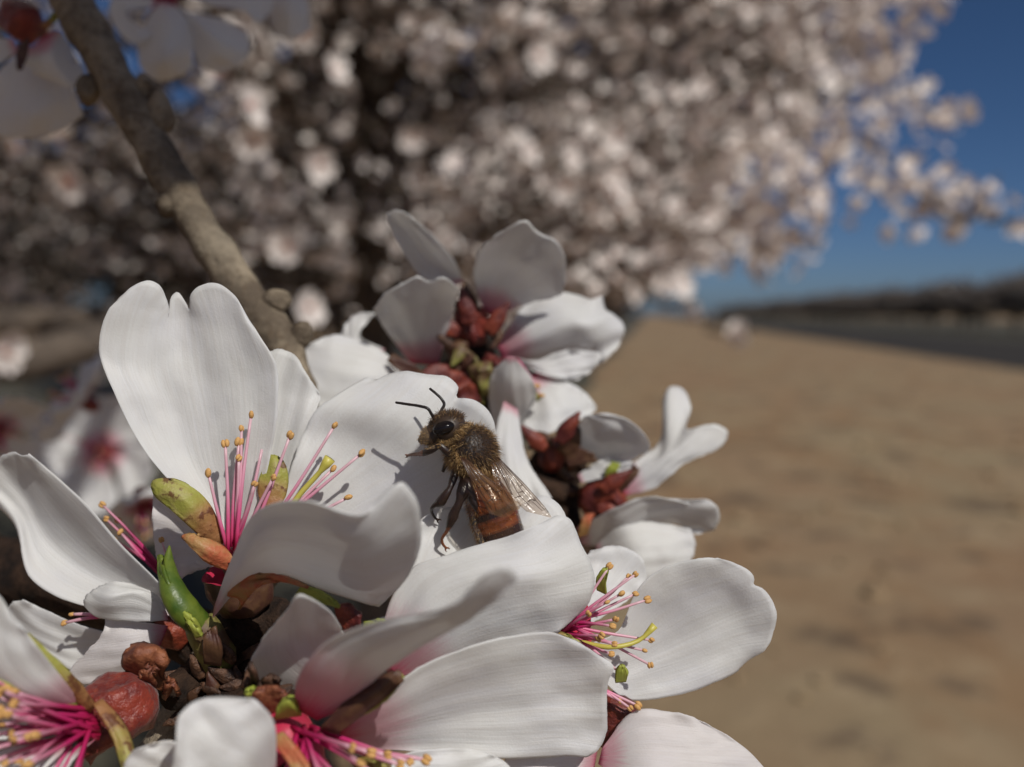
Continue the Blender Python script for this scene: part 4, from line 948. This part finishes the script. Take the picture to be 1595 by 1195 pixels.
sepal(G2, '868,700,18 885,715,18 | 885,668,17 905,690,17 | 890,650,17 900,648,17', 'sepal_brown'); sepal(G2, '880,712,18 885,728,18 | 905,700,17.4 908,722,17.4 | 925,708,17 930,718,17', 'sepal_brown'); sepal(G2, '850,700,18 865,690,18 | 830,690,17.6 845,672,17.6 | 815,682,17.6 822,674,17.6', 'sepal_brown')
sepal(G2, '898,838,16 915,832,16 | 905,815,15 920,815,15 | 915,800,15 925,800,15', 'sepal_red')
for i, (x, y, z, r) in enumerate([(735, 545, 29, 2.6), (750, 590, 27, 2.8), (720, 580, 28, 2.4), (700, 600, 26, 2.2), (762, 640, 25, 2.2), (850, 745, 24, 2.6), (872, 780, 24, 2.6), (885, 725, 25, 2.2), (880, 825, 22, 2.2), (905, 850, 21, 1.8)]):
    knob((x, y, z), r, (1, 1.3, 1), 'bark_dark_shade', 'spur', i * 2.7)
for i in range(26):
    gx = i % 2
    scale(rs2.uniform(705, 770) if gx else rs2.uniform(835, 900), rs2.uniform(530, 630) if gx else rs2.uniform(690, 830), rs2.uniform(19, 23), rs2.uniform(18, 34), rs2.uniform(0, 6.28), rs2.choice(['scale', 'sepal_brown', 'sepal_brown', 'budbase']))
for (x, y, z, a_, L_) in [(735, 505, 20, -1.9, 40), (715, 520, 20, -2.6, 38), (760, 520, 20, -1.0, 40), (700, 575, 18, 2.8, 46), (725, 600, 18, 2.2, 40), (765, 600, 18, .6, 36), (850, 700, 16, -2.4, 36), (870, 690, 16, -1.0, 40), (935, 765, 16, -.6, 40), (930, 790, 16, .3, 34)]:
    scale(x, y, z, L_ * 1.25, a_, 'maroon')

# ------------------------------------------------------------------ blossoms further back, left and top
ZOFF = 0.0
def open_flower(label, c, size, facing, spin, group, mat='petal_pink', lift=.25):
    fl = flower(label, c, group)
    c0 = P(*c); rot = frame_rot(RT * facing[0] + UP * facing[1] - FW * facing[2], spin)
    nu = nv = 12
    for p_ in range(5):
        a = p_ * 2 * math.pi / 5 + random.uniform(-.12, .12); V = []; U = []
        lf = lift * random.uniform(.6, 1.5); L = size * random.uniform(.92, 1.05)
        for j in range(nv):
            v = j / (nv - 1)
            wd = (0.10 + 0.95 * math.sin(min(v * 1.05, 1) * math.pi * .62) ** 1.2) * (1 - .75 * max(0, v - .75) ** 1.4 * 4)
            for i in range(nu):
                q = i / (nu - 1) * 2 - 1
                x = .12 + .9 * v - (0.09 * math.exp(-(q / .18) ** 2) * v ** 6) - .12 * q * q * v; y = q * wd * .46; z = lf * v * v + .10 * q * q * v + .03 * math.sin(5 * q + 6 * v + p_)
                V.append(c0 + (rot @ np.array([x * math.cos(a) - y * math.sin(a), x * math.sin(a) + y * math.cos(a), z])) * L / 1000); U.append((i / (nu - 1), v))
        F = [(j * nu + i, j * nu + i + 1, (j + 1) * nu + i + 1, (j + 1) * nu + i) for j in range(nv - 1) for i in range(nu - 1)]
        o = mk('petal', V, F, M[mat], fl, U); md = o.modifiers.new('thickness', 'SOLIDIFY'); md.thickness = .00014; md.offset = 0
    V, F = ell_geo(c0 - rot[:, 2] * size * .12 / 1000, rot[:, 0] * size * .15 / 1000, rot[:, 1] * size * .15 / 1000, rot[:, 2] * size * .22 / 1000, 14, 9)
    mk('calyx', V, F, M['calyx'], fl)
    for i in range(16):
        a = random.uniform(0, 6.28); q = random.uniform(.15, .42); h = random.uniform(.32, .55)
        t = rot @ np.array([q * math.cos(a), q * math.sin(a), h]) * size / 1000; b0 = rot @ np.array([.07 * math.cos(a), .07 * math.sin(a), .05]) * size / 1000
        V, F, U = tube_geo([c0 + b0, c0 + (b0 + t) * .5, c0 + t], np.array([.22, .17, .13]) / 1000, 5)
        st = mk('stamen', V, F, M['filament_deep'], fl, U)
        V, F = ell_geo(c0 + t, RT * .00035, UP * .00035, FW * .00035, 7, 5); mk('anther', V, F, M['anther'], st)
    return fl
GM = 'almond blossoms out of focus further along the branches'
open_flower('blurred open blossom with crimson heart beside the tall notched petal', (163, 706, 190), 19.5, (-.1, .05, 1), 0.5, GM)
open_flower('blurred pale blossom seen sideways above the one with the crimson heart', (128, 622, 96), 10.5, (-.6, .5, .4), 1.2, GM)
open_flower('blurred grey blossom in shade beyond the one with the crimson heart', (-5, 668, 120), 12, (.6, -.6, .5), 2.2, GM)
open_flower('blurred blossom with dark red sepals under the notched petal', (225, 785, 74), 9.5, (.4, -.7, .3), 0.9, GM)
T1 = flower('blossom hanging with orange-red calyx and white petal beside the dark branch', (38, 42, 38), GM)
cup(T1, (14, 20, 40), (.7, -.5, .45), 2.3, 5.0, 'calyx', inner=False)
petal(T1, '62,62,38 78,50,38 | 40,88,38 75,80,36 95,50,38 | 45,105,38 85,105,36 112,80,38 | 62,120,38 85,128,37 108,138,37 124,130,37.4 127,105,38 120,92,38', 'petal_pink')
petal(T1, '40,70,42 60,75,42 | 0,110,42 60,140,41 100,120,42 | -40,160,43 50,190,42 120,150,43 | -50,200,44 20,215,44 90,205,44 130,180,44', 'petal')
petal(T1, '20,60,44 30,80,44 | -50,60,44 -40,120,44 | -120,80,45 -130,120,45 -110,160,45', 'petal')
sepal(T1, '30,70,36 45,60,36 | 25,90,35 40,92,35 | 28,110,35 34,108,35', 'sepal_brown'); sepal(T1, '62,40,36 72,46,36 | 80,25,36 88,32,36 | 88,10,36 94,14,36', 'sepal')
T2 = flower('shaded blossom with drooping grey petals on the far side of the dark branch', (250, 10, 62), GM)
petal(T2, '250,0,62 265,5,62 | 225,40,62 262,45,59 300,30,62 | 215,90,62 255,95,58 300,80,61 | 225,118,62 250,126,61 275,122,61 300,105,62', 'petal')
petal(T2, '262,-5,62 275,5,62 | 300,20,62 320,50,60 300,70,62 | 345,30,62 350,75,60 310,100,62 | 385,50,63 388,80,62 370,105,62 340,115,62', 'petal')
petal(T2, '270,-20,62 280,-10,62 | 310,-40,62 330,10,61 | 350,-50,62 375,15,61 | 385,-40,63 425,-20,63 420,20,63 400,40,62', 'petal')
petal(T2, '240,-10,62 245,10,62 | 205,-30,60 195,20,60 | 185,-20,60 170,10,60 178,40,60 215,70,60 238,55,60', 'petal')
cup(T2, (262, -12, 66), (.1, -.5, .8), 2.2, 5.0, 'calyx')
T3 = flower('shaded blossom hanging between the dark branch and the big tree', (455, -20, 70), GM)
petal(T3, '450,-40,70 465,-40,70 | 420,10,70 450,20,68 480,10,70 | 425,50,70 450,62,69 485,45,70', 'petal')

# ------------------------------------------------------------------ the honey bee
bee = thing('honey_bee', 'brown honey bee with amber banded abdomen perched on a white petal', 'bee', P(735, 745, 2))
Fb = RT * -0.46 + UP * 0.87 - FW * 0.10; Fb /= np.linalg.norm(Fb)          # tail -> head
side = RT * 0.884 + UP * 0.467
th = math.radians(40)
Db = side * math.cos(th) - FW * math.sin(th); Db -= Fb * Db.dot(Fb); Db /= np.linalg.norm(Db)   # back of the bee
Lb = np.cross(Db, Fb)                                                          # its left side, towards the lens
mm_ = 0.001
bb = Bag()
def addell(c, a, b_, c_, nu=24, nv=16):
    V, F = ell_geo(c, a, b_, c_, nu, nv); bb.add(V, F)
head_c = P(692, 669, -.5); thor_c = P(735, 702, 0)
fa = -RT * .90 - UP * .42; fa /= np.linalg.norm(fa)                           # crown of head -> mouth
fa = fa - 0.0 * FW; hl = np.cross(fa, -FW); hl /= np.linalg.norm(hl)
addell(head_c - fa * .35 * mm_, fa * 1.45 * mm_, hl * 1.22 * mm_, FW * 1.55 * mm_)
addell(head_c + fa * .60 * mm_, fa * 1.50 * mm_, hl * .92 * mm_, FW * 1.05 * mm_)
addell(head_c + fa * 1.55 * mm_, fa * .75 * mm_, hl * .46 * mm_, FW * .5 * mm_)
addell(thor_c, Fb * 2.0 * mm_, Db * 1.85 * mm_, Lb * 1.95 * mm_)
addell(thor_c + Fb * .2 * mm_ - Db * .75 * mm_, Fb * 1.6 * mm_, Db * 1.35 * mm_, Lb * 1.35 * mm_)
addell(thor_c - Fb * 1.5 * mm_ + Db * .25 * mm_, Fb * .8 * mm_, Db * 1.1 * mm_, Lb * 1.2 * mm_)
V, F, _ = tube_geo([head_c, (head_c + thor_c) / 2, thor_c], np.array([.8, .75, 1.0]) * mm_, 12); bb.add(V, F)
# abdomen, six overlapping rings
spine = spline3([P(742, 730, .3), P(752, 760, .2), P(766, 795, .1), P(781, 835, .1), P(795, 872, .3), P(803, 897, .5)], 60)
sa = np.linspace(0, 1, 60)
ra = np.interp(sa, [0, .06, .18, .35, .5, .65, .8, .92, 1], [.5, 1.1, 1.62, 1.92, 1.98, 1.85, 1.4, .75, .1])
ra = ra * (1 + 0.035 * (((sa * 6.2) % 1) - .5))
V, F, _ = tube_geo(spine, ra * mm_, 28); bb.add(V, F)
legs = [  # pixels, depth, radius in mm
    [(708, 706, -.8, .42), (696, 703, -1.3, .36), (684, 694, -1.4, .27), (677, 698, -1.2, .32), (664, 704, -.6, .29), (652, 707, .2, .18), (642, 708, .9, .15), (634, 710, 1.5, .12)],
    [(712, 728, -.4, .40), (706, 746, -1.2, .36), (700, 762, -1.6, .33), (692, 774, -1.6, .24), (685, 783, -1.4, .36), (676, 788, -1.2, .44), (672, 794, -.8, .20), (674, 801, -.4, .14), (677, 806, -.2, .12), (682, 810, .0, .10)],
    [(724, 738, -.4, .45), (723, 756, -1.4, .42), (719, 772, -1.8, .50), (714, 786, -1.9, .52), (708, 798, -1.8, .32), (705, 806, -1.7, .36), (700, 818, -1.5, .44), (695, 829, -1.2, .32), (690, 836, -1.0, .17), (688, 841, -.8, .14), (690, 848, -.6, .13), (695, 854, -.4, .10)],
    [(724, 742, -.8, .40), (729, 758, -1.4, .42), (736, 776, -1.5, .42), (742, 790, -1.6, .34), (746, 799, -1.6, .22)],
    [(715, 715, 1.2, .4), (700, 716, 1.8, .3), (694, 724, 2.2, .22), (690, 735, 2.6, .14)],
]
for L in legs:
    pts = spline3([P(*q[:3]) for q in L], len(L) * 5)
    rr_ = np.interp(np.linspace(0, 1, len(L) * 5), np.linspace(0, 1, len(L)), [q[3] for q in L]) * mm_ * 0.98
    V, F, _ = tube_geo(pts, rr_, 9); bb.add(V, F)
for L in [[(678, 655, -1.2, .17), (672, 645, -1.5, .14), (667, 637, -1.6, .14), (655, 633, -1.5, .13), (636, 630, -1.2, .13), (616, 627, -.8, .12)], [(684, 648, -.2, .17), (688, 638, -.1, .14), (692, 630, 0, .14), (688, 622, 0, .13), (680, 614, .1, .13), (669, 605, .3, .12)]]:
    pts = spline3([P(*q[:3]) for q in L], 26); V, F, _ = tube_geo(pts, np.interp(np.linspace(0, 1, 26), np.linspace(0, 1, len(L)), [q[3] for q in L]) * mm_ * .95, 8); bb.add(V, F)
for L in legs[:3]:
    a_ = P(*L[-1][:3]); d_ = a_ - P(*L[-2][:3]); d_ /= np.linalg.norm(d_)
    for sg in (-1, 1):
        n_ = np.cross(d_, FW) * sg
        V, F, _ = tube_geo([a_ - d_ * .1 * mm_, a_ + (d_ * .12 + n_ * .16) * mm_, a_ + (d_ * .30 + n_ * .20) * mm_], np.array([.10, .075, .05]) * mm_, 6); bb.add(V, F)
# one continuous skin: fuse at 100x size, then scale back
tmp = bpy.data.meshes.new('body'); org = np.array(bee.location)
tmp.from_pydata(((np.array(bb.V) - org) * 100).tolist(), [], bb.F)
to = bpy.data.objects.new('body', tmp); COL.objects.link(to)
md = to.modifiers.new('fuse', 'REMESH'); md.mode = 'VOXEL'; md.voxel_size = 0.0055; md.use_smooth_shade = True
md = to.modifiers.new('smooth', 'SMOOTH'); md.iterations = 3; md.factor = 0.5
dg = bpy.context.evaluated_depsgraph_get(); dg.update()
bm_ = bpy.data.meshes.new_from_object(to.evaluated_get(dg)); bm_.name = 'body'
bpy.data.objects.remove(to)
nv_ = len(bm_.vertices); co = np.zeros(nv_ * 3, np.float32); bm_.vertices.foreach_get('co', co); co = co.reshape(-1, 3) / 100
bm_.vertices.foreach_set('co', co.ravel()); bm_.update()
wc = co + org
nrm = np.zeros(nv_ * 3, np.float32); bm_.vertices.foreach_get('normal', nrm); nrm = nrm.reshape(-1, 3)
# where on the bee each point lies
d2 = ((wc[:, None, :] - spine[None]) ** 2).sum(-1); ia = d2.argmin(1); dist_a = np.sqrt(d2.min(1)) / mm_; sab = sa[ia]
is_abd = (dist_a < ra[ia] * 1.12 + .02)
dth = (wc - thor_c) / mm_; is_th = (np.abs(dth @ Fb / 2.4) ** 2 + np.abs(dth @ Db / 2.2) ** 2 + np.abs(dth @ Lb / 2.2) ** 2) < 1
dhd = (wc - head_c) / mm_; is_hd = (np.abs((dhd @ fa) / 2.4) ** 2 + np.abs(dhd @ hl / 1.5) ** 2 + np.abs(dhd @ FW / 1.9) ** 2) < 1
is_hd &= ~((dth ** 2).sum(1) < 3.4)
dark = np.array([0.020, 0.012, 0.009]); amber = np.array([0.20, 0.054, 0.014]); brown = np.array([0.13, 0.045, 0.018])
colr = np.tile(np.array([0.022, 0.011, 0.008]), (nv_, 1))                       # legs, antennae
stripe = np.interp(sab, [0, .10, .15, .19, .215, .24, .30, .365, .385, .43, .45, .53, .555, .62, .66, .8, 1], [.35, .3, .6, .65, .3, .8, 1, .95, .06, .04, .9, .85, .1, .06, .3, .05, 0])
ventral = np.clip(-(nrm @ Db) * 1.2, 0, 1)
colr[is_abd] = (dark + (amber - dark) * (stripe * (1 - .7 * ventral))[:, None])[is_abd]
colr[is_th] = np.array([0.030, 0.020, 0.016]); colr[is_hd] = np.array([0.045, 0.028, 0.018])
face = is_hd & ((dhd @ fa) > 1.15); colr[face] = np.array([0.16, 0.11, 0.065])
tars = (~is_abd) & (~is_th) & (~is_hd)
pxs = CX + FPX * ((wc - CAM) @ RT) / ((wc - CAM) @ FW); pys = CY - FPX * ((wc - CAM) @ UP) / ((wc - CAM) @ FW)
foot = tars & (((pxs < 658) & (pys > 690)) | (pys > 822)); colr[foot] = np.array([0.20, 0.065, 0.025])
antm = tars & (pys < 650); colr[antm] = np.array([0.014, 0.010, 0.009])
ca = bm_.color_attributes.new('pigment', 'FLOAT_COLOR', 'POINT'); ca.data.foreach_set('color', np.c_[colr, np.where(is_abd, .19, np.where(is_th | is_hd, .48, .34))].ravel().astype(np.float32))
bm_.materials.clear(); bm_.materials.append(M['bee'])
bm_.polygons.foreach_set('use_smooth', [True] * len(bm_.polygons))
link(bpy.data.objects.new('body', bm_), bee)
print('bee verts', nv_)
# compound eyes
upn = 1 if hl @ UP > 0 else -1
eye_c = head_c - FW * 1.32 * mm_ - fa * .10 * mm_ + hl * upn * .12 * mm_
ea = fa * .95 + hl * .10; ea /= np.linalg.norm(ea)
V, F = ell_geo(eye_c, ea * .90 * mm_, np.cross(ea, FW) * .56 * mm_, FW * .62 * mm_, 24, 16); mk('compound_eye', V, F, M['eye'], bee)
V, F = ell_geo(head_c + FW * 1.0 * mm_ - fa * .1 * mm_, ea * .98 * mm_, np.cross(ea, FW) * .62 * mm_, FW * .66 * mm_, 24, 16); mk('compound_eye', V, F, M['eye'], bee)
for (x, y, z) in [(704, 653, -1.5), (709, 650, -.9)]:
    V, F = ell_geo(P(x, y, z), RT * .16 * mm_, UP * .16 * mm_, FW * .16 * mm_, 10, 8); mk('simple_eye', V, F, M['eye'], bee)
# fur: single tapering hairs
rg = np.random.default_rng(3)
HV = []; HF = []; HC = []
def hairs(idx, n, length, lean, cols, wid=.016, spread=.35):
    ch = rg.choice(idx, n); b = len(HV)
    for i in ch:
        n_ = nrm[i]; d = n_ + lean + rg.normal(size=3) * spread; d /= np.linalg.norm(d)
        if d @ n_ < .12: d = d + n_ * .4; d /= np.linalg.norm(d)
        L = length * rg.uniform(.55, 1.15) * mm_; p0 = wc[i] - n_ * .02 * mm_; s_ = np.cross(d, rg.normal(size=3)); s_ /= np.linalg.norm(s_); t_ = np.cross(d, s_)
        w = wid * mm_; c = cols[rg.integers(len(cols))] * rg.uniform(.7, 1.25)
        p1 = p0 + d * L * .55; p2 = p0 + d * L + lean * L * .25 + np.array([0, 0, -.06]) * L
        k0 = len(HV)
        HV.extend([p0 + s_ * w, p0 - s_ * .5 * w + t_ * .87 * w, p0 - s_ * .5 * w - t_ * .87 * w, p1 + s_ * w * .75, p1 - s_ * .38 * w + t_ * .65 * w, p1 - s_ * .38 * w - t_ * .65 * w, p2])
        for a in range(3):
            q = (a + 1) % 3; HF.append((k0 + a, k0 + q, k0 + 3 + q, k0 + 3 + a)); HF.append((k0 + 3 + a, k0 + 3 + q, k0 + 6))
        HC.extend([c] * 7)
tan = [np.array(c) for c in ((.58, .37, .15), (.50, .30, .11), (.66, .47, .24), (.38, .21, .08))]
brn = [np.array(c) for c in ((.16, .08, .035), (.10, .05, .025), (.22, .12, .05))]
blk = [np.array(c) for c in ((.03, .02, .015), (.07, .045, .03))]
ths = np.where(is_th & ~is_abd)[0]
disc_c = thor_c + Db * 1.55 * mm_ + Fb * .35 * mm_ + Lb * .35 * mm_
on_disc = np.sqrt((((wc[ths] - disc_c) / mm_) ** 2).sum(1)) + rg.normal(size=len(ths)) * .22 < 1.12
dors = (nrm[ths] @ Db) + .25 * (dth[ths] @ Fb) > .35
hairs(ths[~on_disc & ~dors], 3000, .76, -Fb * .35, tan, .016)
hairs(ths[~on_disc & dors], 1300, .55, -Fb * .45, brn + blk + blk, .013)
hairs(ths[~on_disc & dors], 350, .75, -Fb * .35, tan, .013)
hairs(ths[~on_disc], 500, .85, -Fb * .2, brn, .015)
hairs(ths[on_disc], 800, .32, -Fb * .6, blk + brn, .014)
hds = np.where(is_hd & ((dhd @ fa) < .95) & ((((wc - eye_c) / mm_) ** 2).sum(1) > .80))[0]
up_h = hds[((dhd[hds] @ hl) * (1 if hl @ UP > 0 else -1) > .15)]
hairs(up_h, 900, .50, -fa * .15, brn + blk, .014)
hairs(hds, 450, .34, np.zeros(3), tan + brn, .012)
hairs(np.where(face)[0], 350, .24, fa * .3, tan, .012, .4)
low_h = hds[((dhd[hds] @ hl) * (1 if hl @ UP > 0 else -1) < -.3)]
hairs(low_h, 700, .5, np.zeros(3), tan, .015)
abs_ = np.where(is_abd & (sab > .03))[0]
hairs(abs_[sab[abs_] < .14], 900, .6, -Fb * .8, tan, .014)
hairs(abs_, 600, .24, -Fb * 1.2, tan + brn, .009)
ven = abs_[(nrm[abs_] @ Db) < -.1]; hairs(ven, 1500, .42, -Fb * .7, tan, .012)
lg = np.where(tars & ~antm)[0]; hairs(lg, 800, .16, UP * -.4, brn + blk, .008, .5)
fm = bpy.data.meshes.new('fur'); HVa = np.array(HV) - org
fm.from_pydata(HVa.tolist(), [], HF); ca = fm.color_attributes.new('pigment', 'FLOAT_COLOR', 'POINT')
ca.data.foreach_set('color', np.c_[np.clip(np.array(HC), 0, 1), np.ones(len(HC))].ravel().astype(np.float32)); fm.materials.append(M['fur'])
fm.polygons.foreach_set('use_smooth', [True] * len(HF)); fm.update()
fo = link(bpy.data.objects.new('fur', fm), bee); fo['kind'] = 'stuff'
# wings with veins
def wing(s, veins, nu=18, nv=26):
    G = loft(parse(s), nu, nv, 0.10, 0.2, 5)
    uu, vv = np.meshgrid(np.linspace(0, 1, nu), np.linspace(0, 1, nv))
    F = [(j * nu + i, j * nu + i + 1, (j + 1) * nu + i + 1, (j + 1) * nu + i) for j in range(nv - 1) for i in range(nu - 1)]
    w = mk('wing', PA(G).reshape(-1, 3), F, M['wing'], bee, np.stack([uu.ravel(), vv.ravel()], 1))
    for vn in veins:
        q = spline(np.array([(u, v, 0) for u, v in vn]), 16); pts = []
        for (u, v, _) in q:
            gi = np.clip(v, 0, 1) * (nv - 1); gj = np.clip(u, 0, 1) * (nu - 1); i0 = min(int(gi), nv - 2); j0 = min(int(gj), nu - 2); a, b_ = gi - i0, gj - j0
            pts.append(PA(G[i0, j0] * (1 - a) * (1 - b_) + G[i0 + 1, j0] * a * (1 - b_) + G[i0, j0 + 1] * (1 - a) * b_ + G[i0 + 1, j0 + 1] * a * b_))
        V, F2, _ = tube_geo(pts, np.linspace(.045, .022, 16) * mm_, 5); mk('vein', V, F2, M['vein'], w)
VE = [[(0, 0), (0, .5), (.05, .98)], [(.1, 0), (.1, .4), (.16, .9)], [(.3, 0), (.25, .3), (.35, .62), (.3, .9)], [(.5, 0), (.5, .3), (.62, .6), (.6, .8)], [(.7, 0), (.8, .3), (.92, .55)], [(.1, .5), (.3, .5)], [(.32, .58), (.6, .56)], [(.16, .75), (.33, .72)], [(.6, .62), (.9, .6)], [(.33, .72), (.62, .75)]]
wing('717,712,-3.0 726,714,-2.8 | 728,735,-3.4 748,732,-3.3 | 740,758,-3.5 775,752,-3.3 | 752,782,-3.3 800,776,-2.9 | 762,800,-3.0 788,806,-3.0 808,792,-2.6', VE)
wing('775,712,-.2 770,716,-.6 | 801,738,-.6 785,748,-1.2 | 826,764,-.9 800,778,-1.5 | 845,785,-1.0 812,790,-1.6 | 854,797,-1.1 859,806,-1.2 845,803,-1.4 820,797,-1.6', VE)
wing('770,716,-.8 764,720,-1.2 | 785,745,-1.3 770,752,-1.8 | 800,775,-1.5 785,780,-2.0 | 812,786,-1.5 808,794,-1.7 796,794,-1.9', [[(0, 0), (0, .95)], [(.5, 0), (.4, .8)], [(.4, .4), (.9, .7)]])
wing('722,716,-2.8 728,722,-2.6 | 742,745,-3.0 760,745,-2.9 | 758,770,-2.9 785,765,-2.6 | 768,784,-2.7 780,790,-2.6 792,782,-2.4', [[(0, 0), (.1, .95)], [(.5, 0), (.5, .8)]])
